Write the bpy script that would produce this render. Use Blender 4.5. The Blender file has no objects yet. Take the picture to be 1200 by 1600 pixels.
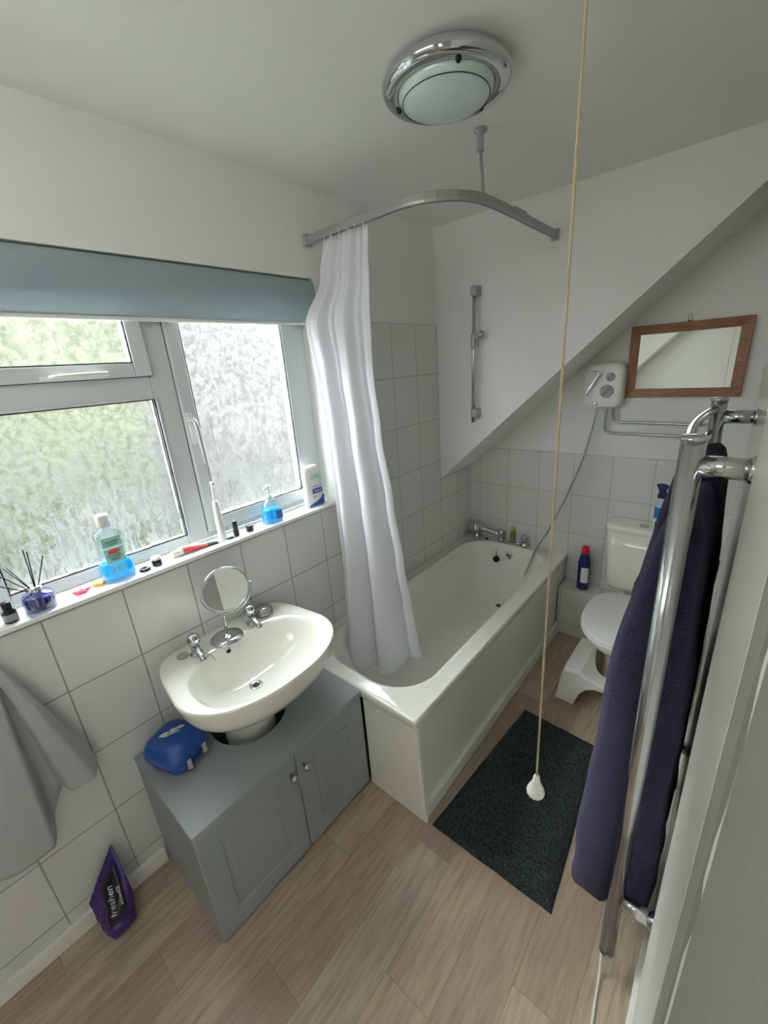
import bpy, bmesh, math, random
from math import sin, cos, pi, radians as RD
from mathutils import Matrix, Vector, noise
random.seed(7)
S = bpy.context.scene
COL = S.collection

# ------------------------------------------------------------------ camera
cam_d = bpy.data.cameras.new('camera'); cam = bpy.data.objects.new('camera', cam_d); COL.objects.link(cam)
Rm = ((0.7624240899658683, -0.15837020059621498, 0.6273981085426001),
      (0.6432187684939255, 0.29122014913000493, -0.708138715646769),
      (-0.07056290028673418, 0.943456254578776, 0.32389994257380184))
M4 = Matrix(Rm).to_4x4(); M4.translation = Vector((1.42200811, 0.15443785, 1.7080041))
cam.matrix_world = M4
cam_d.sensor_fit = 'VERTICAL'; cam_d.sensor_height = 32.0; cam_d.sensor_width = 24.0
cam_d.lens = 645.4866 / 1600 * 32.0
cam_d.shift_x = -3.655 / 1600; cam_d.shift_y = -7.058 / 1600
cam_d.clip_start = 0.01
S.camera = cam

# ------------------------------------------------------------------ light
S.view_settings.view_transform = 'Standard'; S.view_settings.look = 'None'
S.view_settings.gamma = 1.0; S.view_settings.use_curve_mapping = False
S.view_settings.exposure = 1.28
W = bpy.data.worlds.new('overcast'); S.world = W; W.use_nodes = True
bg = W.node_tree.nodes['Background']; bg.inputs[0].default_value = (0.95, 0.98, 1.03, 1); bg.inputs[1].default_value = 25.0
try:
    W.cycles.sampling_method = 'MANUAL'; W.cycles.sample_map_resolution = 64
except Exception: pass
S.cycles.max_bounces = 12; S.cycles.diffuse_bounces = 7; S.cycles.glossy_bounces = 5
S.cycles.transmission_bounces = 6; S.cycles.transparent_max_bounces = 12
S.cycles.sample_clamp_indirect = 6
def area(name, loc, rot, sx, sy, power, color=(1, 1, 1), portal=False):
    l = bpy.data.lights.new(name, 'AREA'); l.shape = 'RECTANGLE'; l.size = sx; l.size_y = sy
    l.energy = power; l.color = color
    o = bpy.data.objects.new(name, l); o.location = loc; o.rotation_euler = rot; COL.objects.link(o)
    if portal: l.cycles.is_portal = True
    return o
area('window_portal', (-0.16, 0.785, 1.6), (0, RD(-90), 0), 0.95, 1.3, 1, portal=True)
area('hall_fill', (2.10, -0.62, 1.35), (RD(90), 0, RD(66)), 0.7, 1.2, 0.3, (1.0, 0.98, 0.95))  # added fill lamp, unseen, shining in through the doorway
area('rear_fill', (0.72, -0.40, 2.12), (RD(80), 0, 0), 0.8, 0.35, 2.0, (1.0, 0.98, 0.95))  # added fill lamp hung in the room behind the camera, no real source

# ------------------------------------------------------------------ materials
def lin(c):
    return tuple(((v / 255 / 12.92) if v / 255 <= 0.04045 else ((v / 255 + 0.055) / 1.055) ** 2.4) for v in c)
def newmat(name):
    m = bpy.data.materials.new(name); m.use_nodes = True
    nt = m.node_tree; b = nt.nodes['Principled BSDF']; return m, nt, b
def sock(nt, s, v):
    if isinstance(v, bpy.types.NodeSocket): nt.links.new(v, s)
    elif isinstance(v, (tuple, list)) and len(v) == 3 and s.type == 'RGBA': s.default_value = (*v, 1)
    else: s.default_value = v
def math_(nt, op, a, b=0.0, c=None, clamp=False):
    n = nt.nodes.new('ShaderNodeMath'); n.operation = op; n.use_clamp = clamp
    sock(nt, n.inputs[0], a); sock(nt, n.inputs[1], b)
    if c is not None: sock(nt, n.inputs[2], c)
    return n.outputs[0]
def mix(nt, f, a, b):
    n = nt.nodes.new('ShaderNodeMix'); n.data_type = 'RGBA'
    sock(nt, n.inputs[0], f); sock(nt, n.inputs[6], a); sock(nt, n.inputs[7], b); return n.outputs[2]
def coords(nt, kind='Object', scale=(1, 1, 1)):
    t = nt.nodes.new('ShaderNodeTexCoord'); mp = nt.nodes.new('ShaderNodeMapping')
    nt.links.new(t.outputs[kind], mp.inputs[0]); mp.inputs[3].default_value = scale; return mp.outputs[0]
def wpos(nt):
    g = nt.nodes.new('ShaderNodeNewGeometry'); s = nt.nodes.new('ShaderNodeSeparateXYZ')
    nt.links.new(g.outputs['Position'], s.inputs[0]); return g.outputs['Position'], s.outputs
def tnoise(nt, vec, scale, detail=3, rough=0.5, out=0):
    n = nt.nodes.new('ShaderNodeTexNoise'); nt.links.new(vec, n.inputs['Vector'])
    n.inputs['Scale'].default_value = scale; n.inputs['Detail'].default_value = detail; n.inputs['Roughness'].default_value = rough
    return n.outputs[out]
def ramp(nt, f, stops):
    n = nt.nodes.new('ShaderNodeValToRGB'); nt.links.new(f, n.inputs[0]); e = n.color_ramp.elements
    while len(e) < len(stops): e.new(0.5)
    for i, (p, c) in enumerate(stops):
        e[i].position = p; e[i].color = (*c, 1) if not isinstance(c, float) else (c, c, c, 1)
    return n.outputs[0]
def bump(nt, b, h, strength, dist=0.002):
    n = nt.nodes.new('ShaderNodeBump'); nt.links.new(h, n.inputs['Height'])
    n.inputs['Strength'].default_value = strength; n.inputs['Distance'].default_value = dist
    nt.links.new(n.outputs[0], b.inputs['Normal']); return n
def plain(name, c, rough=0.5, metal=0.0, var=0.04, nscale=30, bstr=0.0, **kw):
    m, nt, b = newmat(name); c = lin(c)
    v = coords(nt); f = tnoise(nt, v, nscale)
    sock(nt, b.inputs['Base Color'], mix(nt, f, tuple(x * (1 - var) for x in c), tuple(min(1, x * (1 + var)) for x in c)))
    b.inputs['Roughness'].default_value = rough; b.inputs['Metallic'].default_value = metal
    for k, val in kw.items(): b.inputs[k].default_value = val
    if bstr: bump(nt, b, tnoise(nt, v, nscale * 4, 4), bstr)
    return m

def paint(name, c, rough=0.7, bs=0.15, sc=220):
    m, nt, b = newmat(name); p, xyz = wpos(nt); c = lin(c)
    f = tnoise(nt, p, 2.5, 3)
    sock(nt, b.inputs['Base Color'], mix(nt, f, tuple(x * .97 for x in c), tuple(min(1, x * 1.02) for x in c)))
    b.inputs['Roughness'].default_value = rough
    bump(nt, b, tnoise(nt, p, sc, 3), bs, 0.001); return m
WALLC = (233, 234, 230)
M_wall = paint('wall_paint', WALLC)
M_ceil = paint('ceiling_paint', (234, 235, 231), 0.8, 0.3, 160)
M_gloss = paint('gloss_paint', (226, 227, 218), 0.16, 0.04, 60)
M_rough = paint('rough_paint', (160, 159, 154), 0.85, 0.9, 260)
M_skirt = plain('skirting_gloss', (236, 235, 226), 0.3)

def tiles(name, axis, w, h, u0, v0, base=(228, 228, 222), grout=(176, 176, 168), var=0.06, half=0.0018):
    m, nt, b = newmat(name); p, xyz = wpos(nt)
    u = math_(nt, 'DIVIDE', math_(nt, 'SUBTRACT', xyz[axis], u0), w)
    v = math_(nt, 'DIVIDE', math_(nt, 'SUBTRACT', xyz[2], v0), h)
    def ln(t, s):
        f = math_(nt, 'FRACT', t); d = math_(nt, 'MINIMUM', f, math_(nt, 'SUBTRACT', 1.0, f))
        n = nt.nodes.new('ShaderNodeMapRange'); n.interpolation_type = 'SMOOTHSTEP'
        sock(nt, n.inputs[0], math_(nt, 'MULTIPLY', d, s)); n.inputs[1].default_value = half * .8; n.inputs[2].default_value = half * 1.6
        return n.outputs[0]
    face = math_(nt, 'MULTIPLY', ln(u, w), ln(v, h))
    wn = nt.nodes.new('ShaderNodeTexWhiteNoise'); cb = nt.nodes.new('ShaderNodeCombineXYZ')
    sock(nt, cb.inputs[0], math_(nt, 'FLOOR', u)); sock(nt, cb.inputs[1], math_(nt, 'FLOOR', v)); nt.links.new(cb.outputs[0], wn.inputs[0])
    c = lin(base); rnd = mix(nt, wn.outputs[0], tuple(x * (1 - var) for x in c), c)
    rnd = mix(nt, math_(nt, 'MULTIPLY', tnoise(nt, p, 9, 4), 0.35), rnd, tuple(x * .93 for x in c))
    sock(nt, b.inputs['Base Color'], mix(nt, face, lin(grout), rnd))
    sock(nt, b.inputs['Roughness'], math_(nt, 'SUBTRACT', 0.7, math_(nt, 'MULTIPLY', face, 0.52)))
    hgt = math_(nt, 'ADD', face, math_(nt, 'MULTIPLY', tnoise(nt, p, 14, 2), 0.5))
    bump(nt, b, hgt, 0.35, 0.002); return m
M_tileL = tiles('wall_tiles_window', 1, .208, .248, .258, .851, (222, 223, 220), (150, 151, 146))
M_tileL2 = tiles('wall_tiles_bath', 1, .205, .261, .038, .861, (222, 223, 219), (165, 166, 160))
M_tileF = tiles('wall_tiles_far', 0, .205, .25, .08, .892, (224, 225, 220), (178, 178, 168))
M_ledge = tiles('wall_tiles_ledge', 0, .205, .25, .10, .09, (224, 224, 215), (178, 178, 168))

def planks():
    m, nt, b = newmat('vinyl_planks'); p, xyz = wpos(nt)
    w, L = .152, .92
    u = math_(nt, 'DIVIDE', math_(nt, 'ADD', xyz[0], 0.045), w); iu = math_(nt, 'FLOOR', u)
    off = math_(nt, 'FRACT', math_(nt, 'MULTIPLY', iu, 0.387))
    v = math_(nt, 'ADD', math_(nt, 'DIVIDE', xyz[1], L), off); iv = math_(nt, 'FLOOR', v)
    wn = nt.nodes.new('ShaderNodeTexWhiteNoise'); cb = nt.nodes.new('ShaderNodeCombineXYZ')
    sock(nt, cb.inputs[0], iu); sock(nt, cb.inputs[1], iv); nt.links.new(cb.outputs[0], wn.inputs[0])
    tone = ramp(nt, wn.outputs[0], [(0, lin((166, 146, 130))), (.3, lin((180, 161, 140))), (.55, lin((194, 176, 153))), (.8, lin((184, 172, 154))), (1, lin((182, 156, 142)))])
    gv = nt.nodes.new('ShaderNodeCombineXYZ')
    sock(nt, gv.inputs[0], math_(nt, 'MULTIPLY', xyz[0], 1.0)); sock(nt, gv.inputs[1], math_(nt, 'MULTIPLY', xyz[1], 0.09))
    sock(nt, gv.inputs[2], math_(nt, 'MULTIPLY', wn.outputs[0], 9.0))
    grain = tnoise(nt, gv.outputs[0], 75, 6, .62)
    gv2 = nt.nodes.new('ShaderNodeCombineXYZ')
    sock(nt, gv2.inputs[0], xyz[0]); sock(nt, gv2.inputs[1], math_(nt, 'MULTIPLY', xyz[1], 0.3)); sock(nt, gv2.inputs[2], math_(nt, 'MULTIPLY', wn.outputs[0], 5.0))
    blot = tnoise(nt, gv2.outputs[0], 11, 4, .6)
    c = mix(nt, ramp(nt, grain, [(.30, .35), (.60, 1.0)]), lin((132, 114, 98)), tone)
    c = mix(nt, ramp(nt, blot, [(.40, 0.0), (.62, 1.0)]), mix(nt, 0.18, c, lin((120, 98, 82))), c)
    def ln(t, s):
        f = math_(nt, 'FRACT', t); d = math_(nt, 'MULTIPLY', math_(nt, 'MINIMUM', f, math_(nt, 'SUBTRACT', 1.0, f)), s)
        n = nt.nodes.new('ShaderNodeMapRange'); sock(nt, n.inputs[0], d); n.inputs[1].default_value = .0003; n.inputs[2].default_value = .0016
        return n.outputs[0]
    seam = math_(nt, 'MULTIPLY', ln(u, w), ln(v, L))
    c = mix(nt, seam, mix(nt, .5, c, lin((84, 70, 60))), c)
    sock(nt, b.inputs['Base Color'], c); b.inputs['Roughness'].default_value = .42
    bump(nt, b, math_(nt, 'ADD', math_(nt, 'MULTIPLY', grain, .4), seam), .15, .001); return m
M_floor = planks()

M_ceramic = plain('white_ceramic', (238, 238, 228), 0.08, var=.01, **{'Coat Weight': .4})
M_acrylic = plain('white_bath_acrylic', (238, 238, 230), 0.16, var=.015)
M_panel = plain('bath_panel_white', (234, 234, 225), 0.35, var=.02)
M_chrome = plain('chrome', (205, 207, 208), 0.09, 1.0, var=.02)
M_chrome2 = plain('water_marked_chrome', (190, 192, 194), 0.16, 1.0, var=.10, nscale=22)
M_dark = plain('black_plastic', (18, 18, 18), 0.35)
M_rubber = plain('black_rubber', (14, 14, 14), 0.6)
M_gasket = plain('window_gasket', (48, 52, 54), 0.6)
M_upvc = plain('upvc_frame', (214, 220, 222), 0.32, var=.015)
M_sill = plain('sill_board', (240, 241, 238), 0.3, var=.02)
M_plwhite = plain('white_plastic', (236, 236, 232), 0.3, var=.015)
M_plgrey = plain('grey_plastic', (170, 172, 172), 0.35)
M_railgrey = plain('satin_rail', (166, 168, 164), 0.3, 0.4)
M_cab = plain('cabinet_grey', (142, 149, 150), 0.42, var=.02, nscale=6)
M_cabtop = plain('cabinet_top_grey', (148, 156, 157), 0.30, var=.02, nscale=6)
M_blind = plain('blind_blue_grey', (150, 166, 171), 0.75, var=.05, nscale=300, bstr=.2)
M_mirror = plain('mirror_silver', (236, 238, 236), 0.015, 1.0, var=.0)
M_blue = plain('deep_blue_plastic', (20, 66, 138), 0.35, var=.05)
M_navy = plain('navy_bottle', (26, 34, 92), 0.25)
M_red = plain('red_cap', (190, 20, 30), 0.3)
M_cord = plain('cotton_cord', (190, 172, 140), 0.8, var=.2, nscale=400)
M_purple = plain('purple_film', (52, 30, 96), 0.28, var=.35, nscale=18)
M_pblack = plain('black_film', (12, 10, 22), 0.25)
M_print = plain('pale_print', (196, 198, 200), 0.5)
M_teal = plain('teal_label', (158, 212, 204), 0.5)
M_label = plain('white_label', (232, 234, 232), 0.5)
M_labelblue = plain('blue_label', (30, 110, 186), 0.4)
M_labelpurple = plain('indigo_print', (56, 70, 150), 0.4)
M_inkred = plain('red_print', (206, 60, 58), 0.5)
M_ink = plain('dark_print', (50, 60, 70), 0.5)
M_pink = plain('pink_plastic', (226, 46, 84), 0.3)
M_orange = plain('orange_plastic', (238, 164, 36), 0.3)
M_lime = plain('lime_cap', (176, 188, 76), 0.4)

def metal_wood():
    m, nt, b = newmat('oak_frame'); v = coords(nt, 'Object', (6, 6, 6))
    f = tnoise(nt, coords(nt, 'Object', (3, 30, 30)), 6, 5, .6)
    sock(nt, b.inputs['Base Color'], ramp(nt, f, [(.3, lin((112, 70, 40))), (.7, lin((160, 108, 64)))]))
    b.inputs['Roughness'].default_value = .4; return m
M_wood = metal_wood()
def cloth(name, c, c2, scale=420, bs=1.0, rough=.95, dist=.004):
    m, nt, b = newmat(name); p, xyz = wpos(nt)
    f = tnoise(nt, p, scale, 3, .7)
    sock(nt, b.inputs['Base Color'], ramp(nt, f, [(.3, lin(c)), (.7, lin(c2))]))
    b.inputs['Roughness'].default_value = rough; b.inputs['Sheen Weight'].default_value = .12
    bump(nt, b, f, bs, dist); return m
M_tnavy = cloth('navy_terry', (19, 16, 44), (52, 47, 98), 210, 1.0, .95, .008)
M_tgrey = cloth('grey_terry', (160, 163, 162), (192, 194, 193), 500, .6)
def mat_rug():
    m, nt, b = newmat('chenille_green'); v = coords(nt, 'Object')
    w = nt.nodes.new('ShaderNodeTexVoronoi'); nt.links.new(v, w.inputs['Vector']); w.inputs['Scale'].default_value = 110
    sock(nt, b.inputs['Base Color'], ramp(nt, w.outputs[0], [(.1, lin((50, 68, 64))), (.8, lin((22, 32, 31)))]))
    b.inputs['Roughness'].default_value = .95
    inv = math_(nt, 'SUBTRACT', 1.0, w.outputs[0]); bump(nt, b, inv, 1.0, .006); return m
M_rug = mat_rug()
def trans_mat(name, c, tw=0.5, rough=.6):
    m, nt, b = newmat(name); b.inputs['Base Color'].default_value = (*lin(c), 1); b.inputs['Roughness'].default_value = rough
    t = nt.nodes.new('ShaderNodeBsdfTranslucent'); t.inputs[0].default_value = (*lin(c), 1)
    mx = nt.nodes.new('ShaderNodeMixShader'); mx.inputs[0].default_value = tw
    nt.links.new(b.outputs[0], mx.inputs[1]); nt.links.new(t.outputs[0], mx.inputs[2])
    nt.links.new(mx.outputs[0], nt.nodes['Material Output'].inputs[0]); return m
M_curtain = trans_mat('curtain_white', (248, 248, 252), .5, .5)
M_liquid = trans_mat('blue_liquid', (40, 205, 246), .6, .12)
M_darkliq = trans_mat('dark_blue_liquid', (16, 28, 120), .35, .1)
M_dome = plain('opal_glass', (204, 222, 216), 0.06, var=.0, **{'Coat Weight': .6})
def clear(name, c=(240, 246, 246), tr=.90):
    m, nt, b = newmat(name); nt.nodes.remove(b)
    t = nt.nodes.new('ShaderNodeBsdfTransparent'); t.inputs[0].default_value = (*lin(c), 1)
    g = nt.nodes.new('ShaderNodeBsdfGlossy'); g.inputs['Roughness'].default_value = .06
    lw = nt.nodes.new('ShaderNodeLayerWeight'); lw.inputs[0].default_value = .35
    f = math_(nt, 'ADD', math_(nt, 'MULTIPLY', lw.outputs['Facing'], .35), 1 - tr, clamp=True)
    mx = nt.nodes.new('ShaderNodeMixShader'); nt.links.new(f, mx.inputs[0])
    nt.links.new(t.outputs[0], mx.inputs[1]); nt.links.new(g.outputs[0], mx.inputs[2])
    nt.links.new(mx.outputs[0], nt.nodes['Material Output'].inputs[0]); return m
M_clear = clear('clear_plastic')
def pane_mat(name, wet, seed):
    """obscured glass: swirled relief, misted by condensation where wet"""
    m, nt, b = newmat(name); p, xyz = wpos(nt)
    mp = nt.nodes.new('ShaderNodeMapping'); nt.links.new(p, mp.inputs[0]); mp.inputs[1].default_value = (seed, seed * 2.1, seed * .7)
    dn = tnoise(nt, mp.outputs[0], 16, 2, .5, 1)
    vm = nt.nodes.new('ShaderNodeVectorMath'); vm.operation = 'MULTIPLY_ADD'
    nt.links.new(dn, vm.inputs[0]); vm.inputs[1].default_value = (.035,) * 3; nt.links.new(mp.outputs[0], vm.inputs[2])
    vo = nt.nodes.new('ShaderNodeTexVoronoi'); vo.feature = 'DISTANCE_TO_EDGE'; vo.inputs['Scale'].default_value = 52
    nt.links.new(vm.outputs[0], vo.inputs['Vector'])
    edge = ramp(nt, vo.outputs[0], [(0.0, 1.0), (.08, 0.0)])
    streak = tnoise(nt, vm.outputs[0], 45, 5, .7)
    sc = nt.nodes.new('ShaderNodeVectorMath'); sc.operation = 'MULTIPLY'; nt.links.new(vm.outputs[0], sc.inputs[0]); sc.inputs[1].default_value = (1, 1, .16)
    drips = ramp(nt, tnoise(nt, sc.outputs[0], 80, 4, .65), [(.46, 0.0), (.56, 1.0)])
    big = ramp(nt, tnoise(nt, mp.outputs[0], 8, 5, .75), [(.42, 0.0), (.56, 1.0)])
    # condensation grows towards the foot of the pane
    low = nt.nodes.new('ShaderNodeMapRange'); nt.links.new(xyz[2], low.inputs[0]); low.inputs[1].default_value = 1.66; low.inputs[2].default_value = 1.24
    mist = math_(nt, 'MULTIPLY', math_(nt, 'MULTIPLY', low.outputs[0], math_(nt, 'ADD', math_(nt, 'MULTIPLY', drips, .7), math_(nt, 'MULTIPLY', big, .5))), wet, clamp=True)
    tl = math_(nt, 'ADD', math_(nt, 'MULTIPLY', edge, .42), math_(nt, 'ADD', math_(nt, 'MULTIPLY', mist, .9), .02), clamp=True)
    tp = nt.nodes.new('ShaderNodeBsdfTransparent'); tp.inputs[0].default_value = (.93, .95, .94, 1)
    rf = nt.nodes.new('ShaderNodeBsdfRefraction'); rf.inputs['Roughness'].default_value = .20; rf.inputs['IOR'].default_value = 1.10
    nt.links.new(ramp(nt, streak, [(.40, (.42, .45, .40)), (.56, (.97, .98, .97))]), rf.inputs[0])
    bn = nt.nodes.new('ShaderNodeBump'); bn.inputs['Strength'].default_value = .45; bn.inputs['Distance'].default_value = .012
    nt.links.new(math_(nt, 'ADD', streak, edge), bn.inputs['Height']); nt.links.new(bn.outputs[0], rf.inputs['Normal'])
    tr = nt.nodes.new('ShaderNodeBsdfTranslucent'); tr.inputs[0].default_value = (.043, .047, .045, 1)
    m1 = nt.nodes.new('ShaderNodeMixShader'); m1.inputs[0].default_value = .68
    nt.links.new(tp.outputs[0], m1.inputs[1]); nt.links.new(rf.outputs[0], m1.inputs[2])
    m2 = nt.nodes.new('ShaderNodeMixShader'); nt.links.new(tl, m2.inputs[0]); nt.links.new(m1.outputs[0], m2.inputs[1]); nt.links.new(tr.outputs[0], m2.inputs[2])
    gl = nt.nodes.new('ShaderNodeBsdfGlossy'); gl.inputs['Roughness'].default_value = .2
    m3 = nt.nodes.new('ShaderNodeMixShader'); m3.inputs[0].default_value = .04
    nt.links.new(m2.outputs[0], m3.inputs[1]); nt.links.new(gl.outputs[0], m3.inputs[2])
    nt.links.new(m3.outputs[0], nt.nodes['Material Output'].inputs[0]); return m
M_outer = clear('clear_outer_face', (250, 252, 250), .99)
M_pane1 = pane_mat('obscured_glass_dry', .15, 1.3)
M_pane2 = pane_mat('obscured_glass_wet', 1.1, 4.7)
M_pane3 = pane_mat('obscured_glass_side', .9, 9.1)

# ------------------------------------------------------------------ mesh helpers
def wloc(o):
    v = Vector((0, 0, 0))
    while o is not None: v += o.location; o = o.parent
    return v
def mk(name, verts, faces, m, parent=None, smooth=False, bev=0, seg=2, sub=0, solid=0):
    off = wloc(parent) if parent else Vector((0, 0, 0))
    me = bpy.data.meshes.new(name); me.from_pydata([tuple(Vector(v) - off) for v in verts], [], faces); me.validate()
    b = bmesh.new(); b.from_mesh(me); bmesh.ops.recalc_face_normals(b, faces=b.faces); b.to_mesh(me); b.free()
    o = bpy.data.objects.new(name, me); COL.objects.link(o); me.materials.append(m)
    if parent: o.parent = parent
    if solid:
        s = o.modifiers.new('solid', 'SOLIDIFY'); s.thickness = solid; s.offset = 0
    if bev:
        s = o.modifiers.new('bevel', 'BEVEL'); s.width = bev; s.segments = seg; s.limit_method = 'ANGLE'; s.angle_limit = RD(40)
    if sub:
        s = o.modifiers.new('sub', 'SUBSURF'); s.levels = sub; s.render_levels = sub
    if smooth or bev:
        for p in me.polygons: p.use_smooth = True
        if bev:
            s = o.modifiers.new('wn', 'WEIGHTED_NORMAL'); s.keep_sharp = True
    return o
class G:
    def __init__(s): s.v = []; s.f = []
    def add(s, v, f):
        n = len(s.v); s.v += [tuple(q) for q in v]; s.f += [tuple(i + n for i in g) for g in f]; return s
    def box(s, x0, x1, y0, y1, z0, z1):
        v = [(x, y, z) for z in (z0, z1) for y in (y0, y1) for x in (x0, x1)]
        return s.add(v, [(0, 2, 3, 1), (4, 5, 7, 6), (0, 1, 5, 4), (2, 6, 7, 3), (0, 4, 6, 2), (1, 3, 7, 5)])
    def loft(s, rings, closed=True, cap0=True, cap1=True):
        n = len(rings[0]); v = [p for r in rings for p in r]; f = []
        for i in range(len(rings) - 1):
            for j in range(n if closed else n - 1):
                k = (j + 1) % n; f.append((i * n + j, i * n + k, (i + 1) * n + k, (i + 1) * n + j))
        if closed and cap0: f.append(tuple(range(n))[::-1])
        if closed and cap1: f.append(tuple(range((len(rings) - 1) * n, len(rings) * n)))
        return s.add(v, f)
    def lathe(s, prof, c, ax=(0, 0, 1), n=28, cap=True):
        a = Vector(ax).normalized(); t = Vector((1, 0, 0)) if abs(a.x) < .9 else Vector((0, 1, 0))
        u = a.cross(t).normalized(); w = a.cross(u); c = Vector(c)
        return s.loft([[c + a * h + (u * cos(2 * pi * i / n) + w * sin(2 * pi * i / n)) * max(r, 1e-5) for i in range(n)] for r, h in prof], True, cap, cap)
    def tube(s, pts, r, n=12, closed=False):
        pts = [Vector(p) for p in pts]; rings = []; ref = None
        N = len(pts)
        for i, p in enumerate(pts):
            if closed: d = pts[(i + 1) % N] - pts[i - 1]
            else: d = pts[min(i + 1, N - 1)] - pts[max(i - 1, 0)]
            d.normalize()
            if ref is None: ref = Vector((0, 0, 1)) if abs(d.z) < .9 else Vector((1, 0, 0))
            u = d.cross(ref).normalized(); ref = u.cross(d).normalized()
            rr = r[i] if isinstance(r, (list, tuple)) else r
            rings.append([p + (u * cos(2 * pi * k / n) + ref * sin(2 * pi * k / n)) * rr for k in range(n)])
        if closed: rings.append(rings[0])
        return s.loft(rings, True, not closed, not closed)
    def prism(s, poly, axis, a, b):
        def P(q, h):
            return {'x': (h, q[0], q[1]), 'y': (q[0], h, q[1]), 'z': (q[0], q[1], h)}[axis]
        return s.loft([[P(q, a) for q in poly], [P(q, b) for q in poly]])
    def obj(s, name, m, parent=None, **k): return mk(name, s.v, s.f, m, parent, **k)
def box(name, x0, x1, y0, y1, z0, z1, m, parent=None, **k): return G().box(x0, x1, y0, y1, z0, z1).obj(name, m, parent, **k)
def empty(name, loc): o = bpy.data.objects.new(name, None); o.location = loc; o.empty_display_size = .05; COL.objects.link(o); return o
def tag(o, label, cat, group=None, kind=None):
    o['label'] = label; o['category'] = cat
    if group: o['group'] = group
    if kind: o['kind'] = kind
    return o
def thing(name, loc, label, cat, **k): return tag(empty(name, loc), label, cat, **k)
def st(o): o['kind'] = 'structure'; return o
def rrect(cx, cy, hx, hy, r, n=8, z=0):
    r = min(r, hx * .999, hy * .999); out = []
    for qx, qy, a0 in ((1, 1, 0), (-1, 1, 90), (-1, -1, 180), (1, -1, 270)):
        for i in range(n):
            a = RD(a0 + 90 * i / (n - 1)); out.append((cx + qx * (hx - r) + r * cos(a), cy + qy * (hy - r) + r * sin(a), z))
    return out
def spline(pts, n=8):
    pts = [Vector(p) for p in pts]; out = []
    for i in range(len(pts) - 1):
        p0 = pts[max(i - 1, 0)]; p1 = pts[i]; p2 = pts[i + 1]; p3 = pts[min(i + 2, len(pts) - 1)]
        for k in range(n):
            t = k / n
            out.append(.5 * ((2 * p1) + (-p0 + p2) * t + (2 * p0 - 5 * p1 + 4 * p2 - p3) * t * t + (-p0 + 3 * p1 - 3 * p2 + p3) * t ** 3))
    out.append(pts[-1]); return out
def text(name, body, size, mw, m, parent, ext=.0004, align='CENTER'):
    cu = bpy.data.curves.new(name, 'FONT'); cu.body = body; cu.size = size; cu.extrude = ext; cu.align_x = align; cu.align_y = 'CENTER'
    tmp = bpy.data.objects.new('tmp', cu); COL.objects.link(tmp)
    dg = bpy.context.evaluated_depsgraph_get(); me = bpy.data.meshes.new_from_object(tmp.evaluated_get(dg))
    bpy.data.objects.remove(tmp); o = bpy.data.objects.new(name, me); COL.objects.link(o); me.materials.clear(); me.materials.append(m)
    off = wloc(parent); me.transform(Matrix.Translation(-off) @ mw); o.parent = parent; return o
def frame_m(o, right, up):
    """matrix placing text at o, reading along right, upright along up"""
    r = Vector(right).normalized(); u = Vector(up); u = (u - r * u.dot(r)).normalized(); n = r.cross(u)
    m = Matrix((r, u, n)).transposed().to_4x4(); m.translation = Vector(o); return m

# ================================================================== SETTING
D, H, YB, XR, Y0 = 2.684, 2.379, 2.296, 1.45, 1.038
BK = -0.9
st(box('floor', -.12, 1.6, BK - .1, D + .1, -.1, 0, M_floor))
st(box('ceiling', -.12, 1.6, BK - .1, D + .1, H, H + .1, M_ceil))
WY0, WY1, WZ0, WZ1 = .14, 1.415, 1.106, 2.06
g = G(); g.box(-.12, 0, BK, WY0, 0, H); g.box(-.12, 0, WY1, D, 0, H); g.box(-.12, 0, WY0, WY1, 0, WZ0); g.box(-.12, 0, WY0, WY1, WZ1, H)
st(g.obj('wall_left', M_wall))
st(box('wall_far', -.12, 1.6, D, D + .1, 0, H, M_wall))
st(box('wall_back', -.12, 1.6, BK - .1, BK, 0, H, M_wall))
st(box('wall_right', XR, 1.6, 1.02, D, 0, H, M_gloss))
g = G(); g.box(XR, 1.6, -.12, .402, 0, H); g.box(XR, 1.6, BK, -.82, 0, H); g.box(XR, 1.6, -.82, -.12, 2.0, H)   # unseen doorway behind the camera, added to let the hall fill light in
st(g.obj('wall_right_near', M_rough))
g = G(); g.box(2.5, 2.6, -1.3, .5, 0, H); g.box(1.6, 2.5, -1.3, -1.2, 0, H); g.box(1.6, 2.5, .4, .5, 0, H); st(g.obj('wall_added_hall', M_wall))  # added hall walls, unseen, keep sky light out of the doorway
st(box('floor_added_hall', 1.6, 2.6, -1.3, .5, -.1, 0, M_floor)); st(box('ceiling_added_hall', 1.6, 2.6, -1.3, .5, H, H + .1, M_ceil))  # added floor and ceiling close off the same unseen hall
st(box('wall_left_tiled', 0, .006, BK, 1.40, 0, 1.1055, M_tileL))
st(box('wall_left_bath_tiled', 0, .006, 1.40, YB, 0, 1.905, M_tileL2))
st(G().prism([(YB, .0), (D, 0), (D, 1.0), (YB, 1.0)], 'x', 0, .006).obj('wall_left_corner_tiled', M_tileL2))
st(box('wall_far_tiled', .006, XR, D - .007, D, 0, 1.142, M_tileF))
# stair bulkhead over the end of the bath
st(G().prism([(.0, 1.0), (XR, 2.296), (XR, H), (.0, H)], 'y', YB, D - .0).obj('wall_bulkhead', M_wall))
# sloping bulkhead on the back wall behind the camera (seen in the wall mirror)
st(G().prism([(.0, 1.12), (1.26, H), (.0, H)], 'y', BK, BK + .30).obj('wall_back_bulkhead', M_wall))
# tiled pipe ledge behind the toilet
st(box('wall_ledge', .70, XR, 2.54, D - .007, 0, .322, M_ledge, bev=.002))
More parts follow.
